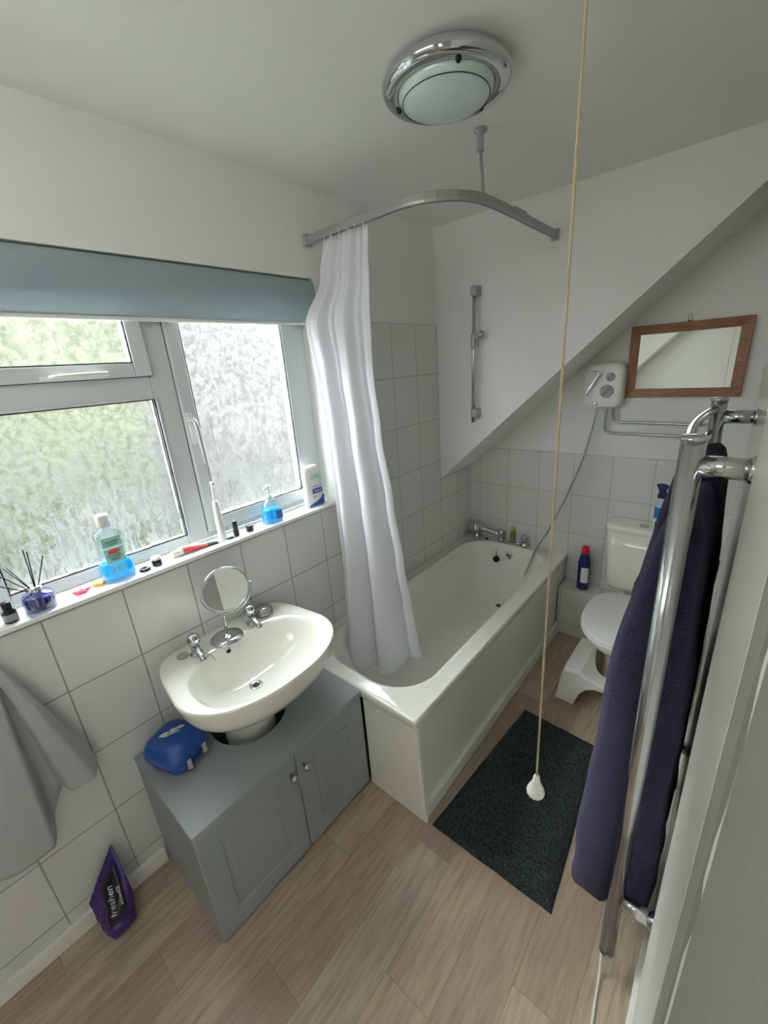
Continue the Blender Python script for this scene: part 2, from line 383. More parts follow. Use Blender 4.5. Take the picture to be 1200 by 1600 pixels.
# skirting and door board
st(box('baseboard_left', .006, .024, BK, .345, 0, .062, M_skirt, bev=.004))
st(box('baseboard_right', 1.434, XR, .2, D - .01, 0, .085, M_skirt, bev=.004))
st(box('trim_1', 1.4465, 1.6, .462, 1.02, 0, H, M_skirt))
g = G(); g.tube([(1.4505, .402 + .003 * random.random(), z * .05) for z in range(0, 48)], .0022, 6)
st(g.obj('trim_2', M_label))
st(box('trim_3', 1.4470, 1.6, .402, .462, 0, H, M_rough))
# sill
st(box('trim_4', -.10, .020, WY0, 1.405, 1.106, 1.121, M_sill, bev=.003))

# ------------------------------------------------------------------ window
win = st(empty('window_1', (-.10, .78, 1.12)))
fr = G(); XF0, XF1 = -.15, -.105
for a in ((WY0, .225, 1.121, 2.06), (.745, .822, 1.121, 2.06), (1.352, WY1, 1.121, 2.06), (.225, .745, 1.121, 1.150), (.822, 1.352, 1.121, 1.150), (.225, .745, 1.662, 1.731), (.225, 1.352, 2.01, 2.06)):
    fr.box(XF0, XF1, *a)
fr.obj('frame', M_upvc, win, bev=.003)
def sash(y0, y1, z0, z1, wl, wr, wb, wt, pm, raised, name='sash'):
    g = G(); x1 = XF1 + raised
    g.box(XF0 + .01, x1, y0, y0 + wl, z0, z1); g.box(XF0 + .01, x1, y1 - wr, y1, z0, z1)
    g.box(XF0 + .01, x1, y0 + wl, y1 - wr, z0, z0 + wb); g.box(XF0 + .01, x1, y0 + wl, y1 - wr, z1 - wt, z1)
    s = g.obj(name, M_upvc, win, bev=.004)
    a, b, c, d = y0 + wl, y1 - wr, z0 + wb, z1 - wt; q = G(); t = .0035; xx = x1 - .012
    q.box(xx, xx + .009, a, a + t, c, d); q.box(xx, xx + .009, b - t, b, c, d); q.box(xx, xx + .009, a, b, c, c + t); q.box(xx, xx + .009, a, b, d - t, d)
    q.obj('gasket', M_gasket, s)
    G().box(xx - .010, xx - .006, a - .005, b + .005, c - .005, d + .005).obj('pane', pm, s)
    pn = s.children[-1] if s.children[-1].name.startswith('pane') else [c for c in s.children if c.name.startswith('pane')][0]
    pn.data.materials.append(M_outer)
    for p in pn.data.polygons: p.material_index = 0 if p.normal.x > .9 else 1
    return s
sash(.205, .750, 1.731, 2.02, .055, .050, .042, .04, M_pane1, .018, 'vent_sash')
sash(.212, .757, 1.148, 1.667, .013, .012, .012, .010, M_pane2, .004, 'bead')
sash(.822, 1.352, 1.148, 2.02, .046, .064, .050, .04, M_pane3, .018, 'casement_sash')
# gap lines round the opening sashes
q = G()
for a in ((.7505, .7525, 1.731, 2.0), (.205, .7525, 1.729, 1.7312), (1.352, 1.3545, 1.15, 2.0), (.8195, .822, 1.15, 2.0)): q.box(-.107, -.1042, *a)
q.obj('gap_seal', M_gasket, win)
h = G(); h.box(-.088, -.080, .45, .62, 1.733, 1.745)
hh = h.obj('handle', M_plwhite, win, bev=.003)
G().tube(spline([(-.082, .475, 1.741), (-.062, .478, 1.742), (-.055, .50, 1.743), (-.060, .56, 1.745), (-.064, .615, 1.745)]), .0065, 10).obj('lever', M_plwhite, hh, smooth=True)
h = G(); h.box(-.088, -.080, .828, .848, 1.49, 1.60); hh = h.obj('handle', M_plwhite, win, bev=.004)
G().tube(spline([(-.082, .838, 1.575), (-.060, .840, 1.572), (-.050, .842, 1.55), (-.052, .846, 1.48), (-.058, .85, 1.415)]), [.008] * 9 + [.007] * 24, 10).obj('lever', M_plgrey, hh, smooth=True)

# blind
bl = thing('roller_blind', (0, .78, 2.0), 'blue grey roller blind rolled up across the top of the window', 'blind')
prof = [(-.10, 2.058), (-.02, 2.058), (.004, 2.045), (.010, 2.02), (.008, 1.99), (-.008, 1.955), (-.035, 1.925), (-.062, 1.902), (-.075, 1.900), (-.10, 1.93)]
G().prism([(a, b) for a, b in spline([Vector((a, b, 0)).xy.to_3d() for a, b in prof], 4) and [(v.x, v.y) for v in spline([Vector((a, b, 0)) for a, b in prof], 4)]], 'y', .143, 1.412).obj('rolled_fabric', M_blind, bl, bev=.003)
box('bottom_bar', -.078, -.058, .15, 1.400, 1.894, 1.905, M_plwhite, bl, bev=.003)

# ------------------------------------------------------------------ outside
M_lawn = plain('lawn_grass', (20, 24, 3), 0.9, var=.4, nscale=1.2)
M_hedge = plain('hedge_leaves', (20, 23, 3), 0.9, var=.55, nscale=2.0)
M_house = plain('pale_render', (22, 20, 19), 0.8, var=.06, nscale=.6)
ln_ = box('lawn', -30, -.6, -22, 26, -3.0, -2.9, M_lawn); tag(ln_, 'green lawn outside, blurred behind the frosted panes', 'lawn', kind='stuff')
g = G(); rings = []
for i in range(40):
    y = -12.2 + i * .42; a = []
    for k in range(14):
        t = k / 13 * pi; r = 1.0 + .25 * noise.noise(Vector((y * .9, k * .6, 0)))
        a.append((-11.0 + 1.2 * cos(t) * r, y, -2.9 + 9.0 * sin(t) ** .5 * r if 0 < k < 13 else -2.9))
    rings.append(a)
tag(g.loft(rings).obj('hedge', M_hedge, smooth=True), 'green garden hedge seen blurred through the large lower pane', 'hedge')
hs = G(); hs.box(-18, -13.2, 4.2, 16, -2.9, 7.5); ho = thing('house', (-15, 9, -2.9), 'pale neighbouring house blurred behind the right frosted pane', 'building')
hs.obj('wall', M_house, ho); hs = G(); hs.box(-13.24, -13.16, 7.5, 9.5, -1.2, .6); hs.obj('window', plain('house_brick', (22, 16, 15), .7), ho)

# ================================================================== CEILING THINGS
cl = thing('ceiling_light', (.76, 1.222, H), 'round chrome flush ceiling light with opal glass dome', 'ceiling light')
LC = (.728, 1.275, H)
G().lathe([(.128, 0), (.138, -.006), (.152, -.014), (.158, -.026), (.156, -.036), (.147, -.043), (.132, -.045), (.120, -.043), (.119, -.02)], LC, n=64).obj('ring', M_chrome, cl, smooth=True)
dm = G().lathe([(.1185, -.038)] + [(.118 * cos(a * pi / 2 / 9), -.042 - .040 * sin(a * pi / 2 / 9)) for a in range(0, 10)], LC, n=64).obj('glass_dome', M_dome, cl, smooth=True)
G().tube([(LC[0] + .108 * cos(a * pi / 24), LC[1] + .108 * sin(a * pi / 24), H - .0588) for a in range(48)], .0011, 6, closed=True).obj('rim_line', M_dark, dm)
for a in (75, 195, 315):
    G().lathe([(.006, 0), (.007, -.004), (.004, -.009)], (LC[0] + .126 * cos(RD(a)), LC[1] + .126 * sin(RD(a)), H - .043), n=12).obj('clip', M_dark, cl, smooth=True)

# shower curtain rail
rl = thing('curtain_rail', (.64, 1.592, 2.19), 'satin L-shaped shower curtain rail hung over the bath', 'curtain rail')
ZR = 2.192
path = [(.012, 1.404, ZR - .004)] + [(x, 1.402, ZR) for x in (.12, .24, .36)] + [(.455, 1.400, ZR)]
for a in range(1, 10):
    t = a / 10 * pi / 2; path.append((.455 + .215 * sin(t), 1.400 + .215 * (1 - cos(t)), ZR))
path += [(.672, 1.64, ZR), (.670, 1.85, ZR + .003), (.660, 2.05, ZR + .007), (.650, 2.285, ZR + .013)]
rings = []
P = [Vector(p) for p in path]
for i, p in enumerate(P):
    d = (P[min(i + 1, len(P) - 1)] - P[max(i - 1, 0)]).normalized(); n = Vector((d.y, -d.x, 0)).normalized()
    rings.append([p + n * a + Vector((0, 0, b)) for a, b in ((-.009, -.014), (-.003, -.014), (-.003, -.010), (.003, -.010), (.003, -.014), (.009, -.014), (.011, -.006), (.011, .012), (.009, .014), (-.009, .014), (-.011, .012), (-.011, -.006))])
G().loft(rings).obj('rail', M_railgrey, rl)
box('wall_bracket', .0, .016, 1.385, 1.423, ZR - .022, ZR + .020, M_plgrey, rl, bev=.004)
box('wall_bracket', .632, .668, YB - .014, YB, ZR - .012, ZR + .034, M_plgrey, rl, bev=.004)
box('joiner', .660, .684, 1.80, 1.90, ZR - .004, ZR + .0195, M_railgrey, rl, bev=.002)
box('joiner', .20, .31, 1.392, 1.414, ZR - .004, ZR + .017, M_railgrey, rl, bev=.002)
sp = G().tube([(.668, 1.585, ZR + .012), (.655, 1.590, H - .04)], .0055, 10).obj('ceiling_support', M_railgrey, rl, smooth=True)
G().lathe([(.020, 0), (.020, -.006), (.011, -.012), (.010, -.05), (.012, -.055)], (.655, 1.590, H), n=20).obj('ceiling_cap', M_plgrey, sp, smooth=True)

# shower curtain
def curtain():
    rows = [  # z, left(x,y), right(x,y)
        (2.172, (.100, 1.400), (.330, 1.400)), (2.05, (.075, 1.388), (.318, 1.402)), (1.885, (.018, 1.335), (.300, 1.410)),
        (1.70, (.040, 1.342), (.290, 1.415)), (1.45, (.062, 1.340), (.300, 1.425)), (1.15, (.075, 1.335), (.322, 1.445)),
        (.85, (.082, 1.330), (.345, 1.465)), (.60, (.088, 1.310), (.358, 1.490)), (.42, (.100, 1.275), (.365, 1.510)), (.30, (.115, 1.25), (.372, 1.530))]
    NU, NV = 120, 90; V = []
    zs = [2.172 - (2.172 - .30) * j / NV for j in range(NV + 1)]
    def lerp(z):
        for a, b in zip(rows, rows[1:]):
            if b[0] <= z <= a[0] + 1e-6:
                t = (a[0] - z) / (a[0] - b[0]); t2 = t * t * (3 - 2 * t)
                return [[p + (q - p) * t2 for p, q in zip(a[k], b[k])] for k in (1, 2)]
        return [rows[-1][1], rows[-1][2]]
    for j, z in enumerate(zs):
        L, Rr = lerp(z); s = j / NV
        for i in range(NU + 1):
            t = i / NU
            ph = 2 * pi * 2.6 * (t ** .85) + .4 + s * .5; wv = sin(ph) * (.012 + .030 * s) + sin(t * 2 * pi * 7.3 + s * 2) * .006 * max(0, 1 - 1.1 * s) + .006 * s * sin(2 * ph + 1.0 + s * 3)
            wv += .012 * s * noise.noise(Vector((t * 5, s * 4, 3)))
            env = min(1, 8 * t) * min(1, 8 * (1 - t))
            x = L[0] + (Rr[0] - L[0]) * t; y = L[1] + (Rr[1] - L[1]) * t + wv * env
            # sway the pleats sideways too so that they overlap
            x += .014 * cos(ph) * env * (.3 + s)
            zz = z - (.06 * s ** 6 * (.5 + .5 * sin(t * 2 * pi * 1.6 + 2.6))) + .05 * s ** 8 * (t - .35)
            V.append((x, y, zz))
    F = [(j * (NU + 1) + i, j * (NU + 1) + i + 1, (j + 1) * (NU + 1) + i + 1, (j + 1) * (NU + 1) + i) for j in range(NV) for i in range(NU)]
    return V, F, NU, NV
cv, cf, NU, NV = curtain()
sc_ = thing('shower_curtain', (.21, 1.40, 2.17), 'plain white shower curtain bunched at the window end of the rail', 'curtain')
mk('fabric', cv, cf, M_curtain, sc_, smooth=True, solid=.0012)
hem = [cv[NV * (NU + 1) + i] for i in range(NU + 1)]
mk('hem', [(x, y, z + dz) for (x, y, z) in hem for dz in (-.006, .010)], [(2 * i, 2 * i + 2, 2 * i + 3, 2 * i + 1) for i in range(NU)], M_curtain, sc_, smooth=True, solid=.004)
for i in range(6):
    x = .115 + i * .04
    G().tube([(x, 1.402 + .010 * cos(a * pi / 6), 2.178 + .012 * sin(a * pi / 6)) for a in range(12)], .0018, 6, closed=True).obj('hook', M_plwhite, sc_, smooth=True)

# pull cord
pc = thing('pull_cord', (1.25, .678, H), 'beige light pull cord hanging from the ceiling with white bell pull', 'pull cord')
G().tube([(1.25, .678, 1.035), (1.2497, .678, 1.5), (1.25, .678, H)], .0016, 10).obj('cord', M_cord, pc, smooth=True)
G().lathe([(.0, .018), (.0035, .018), (.0052, .014), (.006, .006), (.0095, -.004), (.0130, -.012), (.0148, -.018), (.0142, -.022), (.0115, -.020), (.003, -.006)], (1.25, .678, 1.022), n=28).obj('pull', M_plwhite, pc, smooth=True)
G().lathe([(.022, 0), (.022, -.02), (.017, -.035), (.005, -.05)], (1.25, .678, H), n=24).obj('ceiling_switch', M_plwhite, pc, smooth=True)

# ================================================================== BULKHEAD / FAR WALL THINGS
rb = thing('shower_riser_rail', (.27, YB, 1.72), 'chrome shower riser rail on the white bulkhead above the bath', 'shower rail')
BX, BY = .262, YB - .045
G().tube([(BX, BY, 1.375), (BX + .008, BY, 2.060)], .0095, 16).obj('bar', M_chrome2, rb, smooth=True)
for z in (1.425, 2.035):
    g = G(); g.box(BX - .011, BX + .026, BY - .012, YB, z - .024, z + .024); g.obj('wall_bracket', M_railgrey, rb, bev=.006)
s_ = G().lathe([(.014, -.036), (.016, -.03), (.016, .03), (.014, .036)], (BX + .005, BY, 1.80), n=20).obj('slider', M_railgrey, rb, smooth=True)
G().tube([(BX + .005, BY, 1.812), (BX + .045, BY - .01, 1.820)], .011, 12).obj('holder_arm', M_railgrey, s_, smooth=True)
G().lathe([(.008, -.012), (.017, -.010), (.019, .004), (.014, .016), (.009, .016), (.008, -.004)], (BX + .055, BY - .012, 1.824), ax=(.3, -.3, 1), n=18).obj('holder_cup', M_chrome2, s_, smooth=True)
G().tube([(BX + .030, BY - .006, 1.808), (BX + .036, BY - .008, 1.765)], .004, 8).obj('lever', M_plgrey, s_, smooth=True)

es = thing('electric_shower', (.83, D, 1.53), 'white electric shower box with chrome lever and two dials', 'shower unit')
def slab(cx, cz, hx, hz, r, y0, y1, prof):
    g = G(); g.loft([[(x, y0 + (y1 - y0) * t, z) for x, z, _ in rrect(cx, cz, hx - i, hz - i, r)] for t, i in prof]); return g
slab(.826, 1.528, .098, .116, .045, D - .0005, D - .085, [(0, 0), (.6, .0), (.85, .004), (.96, .012), (1, .024)]).obj('body', M_plwhite, es, smooth=True)
FY = D - .085
lv = G(); lv.loft([[(x, FY - h, z) for x, z in ((.752 - w, 1.488), (.752 + w, 1.480), (.820 + w * .7, 1.590), (.806, 1.597))] for h, w in ((0, .009), (.012, .009), (.018, .005))]).obj('lever', M_chrome, es, bev=.002)
for cx_, cz_, r in ((.862, 1.572, .022), (.850, 1.500, .033)):
    d_ = G().lathe([(r, 0), (r, .006), (r * .9, .010), (r * .35, .011)], (cx_, FY + .001, cz_), ax=(0, -1, 0), n=28).obj('dial', M_plgrey, es, smooth=True)
    G().tube([(cx_ - r * .5, FY - .013, cz_ - r * .5), (cx_ + r * .5, FY - .013, cz_ + r * .5)], r * .16, 8).obj('pointer', M_chrome, d_, smooth=True)
G().lathe([(.010, 0), (.010, .004), (.006, .006)], (.800, FY + .001, 1.437), ax=(0, -1, 0), n=18).obj('button', M_chrome, es, smooth=True)
box('maker_mark', .776, .796, FY - .0006, FY + .001, 1.6015, 1.6045, M_ink, es)
hs_ = spline([(.795, D - .045, 1.415), (.793, D - .05, 1.36), (.765, D - .07, 1.16), (.715, D - .085, .98), (.660, D - .10, .82), (.600, D - .12, .66), (.545, D - .14, .54), (.515, D - .16, .44), (.495, D - .18, .36)], 16)
G().tube(hs_, [.0068 if i % 2 else .0056 for i in range(len(hs_))], 10).obj('hose', M_chrome2, es, smooth=True)
pp = thing('water_pipes', (.87, D - .03, 1.35), 'pair of grey water pipes running from the shower box across the wall', 'pipes')
for a, b, c in ((.845, 1.275, .030), (.880, 1.335, .030)):
    G().tube(spline([(a, D - .030, 1.412), (a, D - .030, b + .04), (a + .012, D - .030, b + .008), (a + .045, D - .030, b), (1.0, D - .030, b), (1.245, D - .030, b - .003), (1.275, D - .024, b - .003), (1.285, D - .008, b - .003)], 8), .0075, 12).obj('pipe', M_chrome2, pp, smooth=True)

wm = thing('wall_mirror', (1.16, D, 1.63), 'wood framed landscape mirror on the wall above the toilet', 'mirror')
mx0, mx1, mz0, mz1, fw = .922, 1.390, 1.462, 1.803, .042
def ringbar(x0, x1, z0, z1, f):
    g = G(); y0, y1 = D - .002, D - .022
    o = [(x0, z0), (x1, z0), (x1, z1), (x0, z1)]; i = [(x0 + f, z0 + f), (x1 - f, z0 + f), (x1 - f, z1 - f), (x0 + f, z1 - f)]
    for k in range(4):
        l = (k + 1) % 4; a, b, c, d = o[k], o[l], i[l], i[k]
        g.loft([[(q[0], y0, q[1]) for q in (a, b, c, d)], [(q[0], yy, q[1]) for q, yy in zip((a, b, c, d), (y1, y1, y1 + .007, y1 + .007))]])
    return g
ringbar(mx0, mx1, mz0, mz1, fw).obj('frame', M_wood, wm, bev=.002)
box('mirror_glass', mx0 + fw - .004, mx1 - fw + .004, D - .012, D - .004, mz0 + fw - .004, mz1 - fw + .004, M_mirror, wm)
G().tube([(1.155 + .008 * cos(a * pi / 7), D - .004, mz1 + .016 + .016 * sin(a * pi / 7)) for a in range(14)], .0012, 6, closed=True).obj('hanging_ring', M_railgrey, wm)
box('hanging_tab', 1.147, 1.163, D - .008, D - .002, mz1 - .004, mz1 + .006, M_dark, wm)

# ================================================================== BATH
bt = thing('bathtub', (.35, 1.86, 0), 'white panelled bathtub along the window wall', 'bathtub')
HB = .503; n_ = 14
def br(i, z, x0=.006, x1=.70, y0=Y0, y1=D - .008, r=.012):
    return rrect((x0 + x1) / 2, (y0 + y1) / 2, (x1 - x0) / 2 - i, (y1 - y0) / 2 - i, r, n_, z)
def inn(x0, x1, y0, y1, r, z): return rrect((x0 + x1) / 2, (y0 + y1) / 2, (x1 - x0) / 2, (y1 - y0) / 2, r, n_, z)
rings = [br(.004, HB - .040), br(0, HB - .036), br(0, HB - .008), br(.002, HB - .002), br(.008, HB),
         inn(.062, .640, 1.085, 2.600, .20, HB - .001), inn(.068, .634, 1.091, 2.594, .195, HB + .005), inn(.078, .624, 1.101, 2.584, .19, HB + .001),
         inn(.088, .612, 1.130, 2.575, .18, HB - .05), inn(.108, .592, 1.21, 2.555, .17, .32), inn(.128, .572, 1.30, 2.53, .16, .20),
         inn(.150, .550, 1.38, 2.505, .15, .145), inn(.19, .51, 1.45, 2.47, .13, .125), inn(.28, .42, 1.6, 2.35, .06, .120)]
G().loft(rings, True, False, True).obj('tub', M_acrylic, bt, smooth=True)
g = G(); g.prism([(.676, .0), (.716, 0), (.712, .055), (.700, .062), (.692, .075), (.688, HB - .038), (.676, HB - .038)], 'y', Y0 + .012, D - .012)
sp_ = g.obj('side_panel', M_panel, bt, bev=.002)
box('end_panel', .432, .700, Y0 + .005, Y0 + .018, 0, HB - .038, M_panel, bt, bev=.002)
g = G(); g.prism([(.700, 0), (.722, 0), (.700, HB - .05), (.690, HB - .05)], 'y', Y0 + .006, Y0 + .022); g.obj('corner_strip', M_plwhite, bt, bev=.002)
G().lathe([(.022, 0), (.024, .003), (.016, .004), (.010, .001)], (.350, 2.43, .120), n=24).obj('waste', M_railgrey, bt, smooth=True)
G().lathe([(.014, 0), (.013, .003)], (.350, 2.43, .1235), n=20).obj('waste_hole', M_rubber, bt)
ov = G().lathe([(.026, 0), (.025, .006), (.014, .008), (.012, .004)], (.350, 2.572, .435), ax=(0, -1, .12), n=24).obj('overflow', M_chrome, bt, smooth=True)
for a in range(5):
    G().lathe([(.0035, 0), (.003, .002)], (.350 + .008 * cos(a * 1.256), 2.5635, .435 + .008 * sin(a * 1.256)), ax=(0, -1, 0), n=8).obj('overflow_hole', M_rubber, ov)
# filler tap: round body, horizontal bar with end, second pillar
ft = G(); TB = HB + .002
ft.lathe([(.026, 0), (.026, .006), (.018, .012), (.017, .05), (.02, .056)], (.085, 2.625, TB), n=24)
ft.lathe([(.038, -.042), (.044, -.024), (.044, .018), (.036, .038), (.022, .048)], (.080, 2.62, TB + .066), ax=(-.2, -1, .35), n=26)
ft.tube(spline([(.095, 2.622, TB + .066), (.16, 2.635, TB + .058), (.25, 2.640, TB + .040)]), .017, 14)
ft.lathe([(.022, 0), (.022, .006), (.017, .012), (.017, .045), (.022, .05), (.022, .072), (.016, .078)], (.262, 2.640, TB), n=24)
f_ = ft.obj('mixer_tap', M_chrome, bt, smooth=True)
G().lathe([(.007, -.014), (.008, 0), (.002, .001)], (.175, 2.600, TB + .014), n=14).obj('spout_nozzle', M_rubber, f_)
tp2 = G(); tp2.lathe([(.025, 0), (.025, .005), (.017, .010), (.016, .032), (.023, .038), (.024, .066), (.018, .074), (.004, .076)], (.430, 2.635, TB), n=24)
tp2.tube([(.430, 2.635, TB + .020), (.385, 2.60, TB + .016)], .009, 10); tp2.obj('hot_tap', M_chrome, bt, smooth=True)
ch = spline([(.262, 2.615, TB + .02), (.255, 2.585, TB - .04), (.262, 2.566, .43), (.288, 2.558, .392), (.325, 2.562, .405)], 10)
G().tube(ch, .0016, 6).obj('plug_chain', M_railgrey, bt)
G().lathe([(.022, 0), (.021, .012), (.008, .014), (.004, .022)], (.268, 2.560, .425 - .03), ax=(0, -1, .3), n=24).obj('plug', M_rubber, bt, smooth=True)
G().tube([(.262, 2.61, TB + .01), (.264, 2.575, TB - .03), (.266, 2.548, .40)], .0014, 6).obj('plug_chain', M_railgrey, bt)

sb = thing('shampoo_bottle', (.338, 2.655, HB), 'small clear bottle with lime cap on the bath rim between taps', 'bottle')
G().lathe([(.019, 0), (.020, .004), (.020, .066), (.013, .074)], (.338, 2.655, HB + .001), n=20).obj('body', clear('bottle_clear', (228, 226, 196), .85), sb, smooth=True)
G().lathe([(.015, .076), (.015, .106), (.012, .109)], (.338, 2.655, HB), n=20).obj('cap', M_lime, sb, smooth=True)

# ================================================================== CABINET
cb = thing('vanity_cabinet', (.215, .695, 0), 'grey two-door cabinet fitted round the basin pedestal', 'cabinet')
CX, CY0, CY1, CH = .427, .350, 1.0375, .500
g = G(); HCX, HCY, HR = .165, .700, .138; N = 48
out_, in_ = [], []
for i in range(N):
    a = 2 * pi * i / N; dx, dy = cos(a), sin(a)
    t = min([(CX + .006 - HCX) / dx if dx > 1e-6 else 9, (.008 - HCX) / dx if dx < -1e-6 else 9, (CY1 - HCY) / dy if dy > 1e-6 else 9, (CY0 - HCY) / dy if dy < -1e-6 else 9])
    out_.append((HCX + dx * t, HCY + dy * t)); in_.append((HCX + dx * HR, HCY + dy * HR))
for cx_, cy_ in ((CX + .006, CY0), (CX + .006, CY1), (.008, CY0), (.008, CY1)):
    k = min(range(N), key=lambda i: (out_[i][0] - cx_) ** 2 + (out_[i][1] - cy_) ** 2); out_[k] = (cx_, cy_)
z0, z1 = CH - .018, CH
g.loft([[(x, y, z1) for x, y in in_], [(x, y, z1) for x, y in out_], [(x, y, z0) for x, y in out_], [(x, y, z0) for x, y in in_], [(x, y, z1) for x, y in in_]], True, False, False)
g.obj('top', M_cabtop, cb)
box('side_panel', .008, CX - .019, CY0 + .002, CY0 + .020, 0, CH - .018, M_cab, cb, bev=.001)
box('side_panel', .008, CX - .019, CY1 - .020, CY1 - .002, 0, CH - .018, M_cab, cb, bev=.001)
box('back_panel', .008, .014, CY0 + .02, CY1 - .02, .06, CH - .018, M_cab, cb)
box('bottom_panel', .014, CX - .03, CY0 + .02, CY1 - .02, .05, .066, M_cab, cb)
box('plinth', CX - .040, CX - .019, CY0 + .020, CY1 - .020, 0, .05, M_cab, cb)
box('rail', CX - .038, CX - .0195, CY0 + .020, CY1 - .020, CH - .05, CH - .018, M_cab, cb)
ym = .708
def door(y0, y1, ky):
    z0, z1, x0, x1 = .012, CH - .024, CX - .018, CX; f = .068
    g = G(); o = [(y0, z0), (y1, z0), (y1, z1), (y0, z1)]
    def R_(i, x): return [(x, a, b) for a, b in ((y0 + i, z0 + i), (y1 - i, z0 + i), (y1 - i, z1 - i), (y0 + i, z1 - i))]
    g.loft([R_(0, x0), R_(0, x1 - .002), R_(.002, x1), R_(f, x1), R_(f + .006, x1 - .007), R_(f + .014, x1 - .007), R_(f + .022, x1 - .003)])
    d = g.obj('door', M_cab, cb)
    G().lathe([(.006, 0), (.006, .012), (.013, .018), (.015, .024), (.011, .030), (.003, .032)], (x1, ky, .402), ax=(1, 0, 0), n=22).obj('knob', M_chrome, d, smooth=True)
door(CY0 + .002, ym - .0015, ym - .028); door(ym + .0015, CY1 - .002, ym + .026)

# ================================================================== BASIN
bs = thing('pedestal_basin', (.2, .737, 0), 'white ceramic basin on pedestal under the window', 'basin')
N = 72
def outer(s, z, cx=.270, cy=.732, a=.285, bf=.208, bb=.263, xmin=.007, dx=0):
    o = []
    for i in range(N):
        t = 2 * pi * i / N; c, d = cos(t), sin(t)
        n = 2.25 if d >= 0 else 7
        x = (bf if d >= 0 else -bb) * abs(d) ** (2 / n); y = a * (1 if c >= 0 else -1) * abs(c) ** (2 / n)
        if x < 0: y *= 1 - .155 * (-x / bb) ** 1.4
        o.append((max(xmin, cx + dx + x * s), cy + y * s, z))
    return o
def ell(cx, cy, a, bf, bb, z, n=2.5):
    o = []
    for i in range(N):
        t = 2 * pi * i / N; c, d = cos(t), sin(t); b = bf if d >= 0 else bb
        o.append((cx + b * (1 if d >= 0 else -1) * abs(d) ** (2 / n), cy + a * (1 if c >= 0 else -1) * abs(c) ** (2 / n), z))
    return o
ZS = .806
rings = [outer(.34, .600, dx=-.04), outer(.44, .618, dx=-.03), outer(.66, .650, dx=-.015), outer(.84, .688, dx=-.008), outer(.93, .722, dx=-.004), outer(.965, .750), outer(.985, .775), outer(1, ZS - .016), outer(1.002, ZS - .008), outer(.996, ZS - .002), outer(.985, ZS),
         ell(.288, .732, .240, .176, .160, ZS - .001), ell(.288, .732, .232, .168, .154, ZS - .008), ell(.284, .730, .218, .155, .140, ZS - .035), ell(.280, .728, .190, .130, .115, ZS - .072),
         ell(.272, .722, .145, .095, .080, ZS - .106), ell(.262, .714, .085, .058, .048, ZS - .122), ell(.258, .708, .026, .024, .022, ZS - .127, 2)]
G().loft(rings, True, True, True).obj('bowl', M_ceramic, bs, smooth=True)
pr = []
for z, s in ((0, 1.15), (.04, 1.05), (.3, .88), (.5, .88), (.60, .95), (.63, 1.0)):
    pr.append([(.165 + .108 * s * cos(2 * pi * i / 36) , .700 + .105 * s * sin(2 * pi * i / 36), z) for i in range(36)])
G().loft(pr).obj('pedestal', M_ceramic, bs, smooth=True)
w_ = G().lathe([(.023, 0), (.023, .003), (.016, .005), (.012, .001)], (.258, .708, ZS - .128), n=24).obj('waste', M_chrome, bs, smooth=True)
G().lathe([(.012, 0), (.011, .002)], (.258, .708, ZS - .1265), n=18).obj('waste_hole', M_rubber, w_)
G().lathe([(.008, 0), (.009, .002), (.004, .0025)], (.140, .690, ZS - .024), ax=(1, 0, .8), n=16).obj('overflow_hole', M_rubber, bs)
for ty in (.602, .822):
    tp = G(); T = (.082 + .01, ty, ZS - .001)
    tp.lathe([(.022, 0), (.022, .005), (.015, .010), (.015, .032)], T, n=24)
    tp.tube(spline([(T[0] + .004, ty, ZS + .022), (T[0] + .035, ty - .004, ZS + .024), (T[0] + .062, ty - .006, ZS + .016), (T[0] + .070, ty - .007, ZS + .008)]), [.013] * 10 + [.011] * 15, 14)
    t_ = tp.obj('tap', M_chrome, bs, smooth=True)
    G().lathe([(.011, .030), (.012, .036), (.020, .044), (.0225, .056), (.021, .070), (.014, .078), (.004, .080)], T, n=24).obj('tap_head', M_chrome, t_, smooth=True)
pl = G().lathe([(.019, 0), (.020, .004), (.017, .009), (.003, .010)], (.068, .565, ZS), n=22).obj('plug', M_plgrey, bs, smooth=True)
G().tube(spline([(.072, .575, ZS + .007), (.088, .585, ZS + .006), (.11, .603, ZS + .006), (.140, .625, ZS + .003), (.178, .626, ZS - .004)], 8), .0015, 6).obj('plug_chain', M_railgrey, bs)

# shaving mirror on the basin deck
sm = thing('shaving_mirror', (.105, .712, ZS), 'small round chrome swivel mirror standing between the basin taps', 'mirror')
G().lathe([(.056, 0), (.058, .004), (.056, .008), (.030, .014), (.008, .018), (.004, .022)], (.105, .712, ZS), n=40).obj('base', M_chrome, sm, smooth=True)
G().tube([(.105, .712, ZS + .015), (.103, .722, ZS + .105)], .0042, 10).obj('stem', M_chrome, sm, smooth=True)
mc = Vector((.103, .752, 0)); mc = Vector((.100, .748, ZS + .186)); R0 = .078
nrm = Vector((.93, -.28, .22)).normalized(); uu = Vector((0, 0, 1)).cross(nrm).normalized(); vv = nrm.cross(uu)
fk = [mc + uu * cos(RD(a)) * (R0 + .010) + vv * sin(RD(a)) * (R0 + .010) for a in range(180, 361, 10)]
G().tube(fk, .0026, 8).obj('fork', M_chrome, sm, smooth=True)
rg = G().tube([mc + uu * cos(RD(a)) * R0 + vv * sin(RD(a)) * R0 for a in range(0, 360, 8)], .0042, 10, closed=True).obj('rim', M_chrome, sm, smooth=True)
G().lathe([(R0 - .002, -.003), (R0 - .002, .002)], mc, ax=nrm, n=48).obj('mirror_glass', M_mirror, rg)
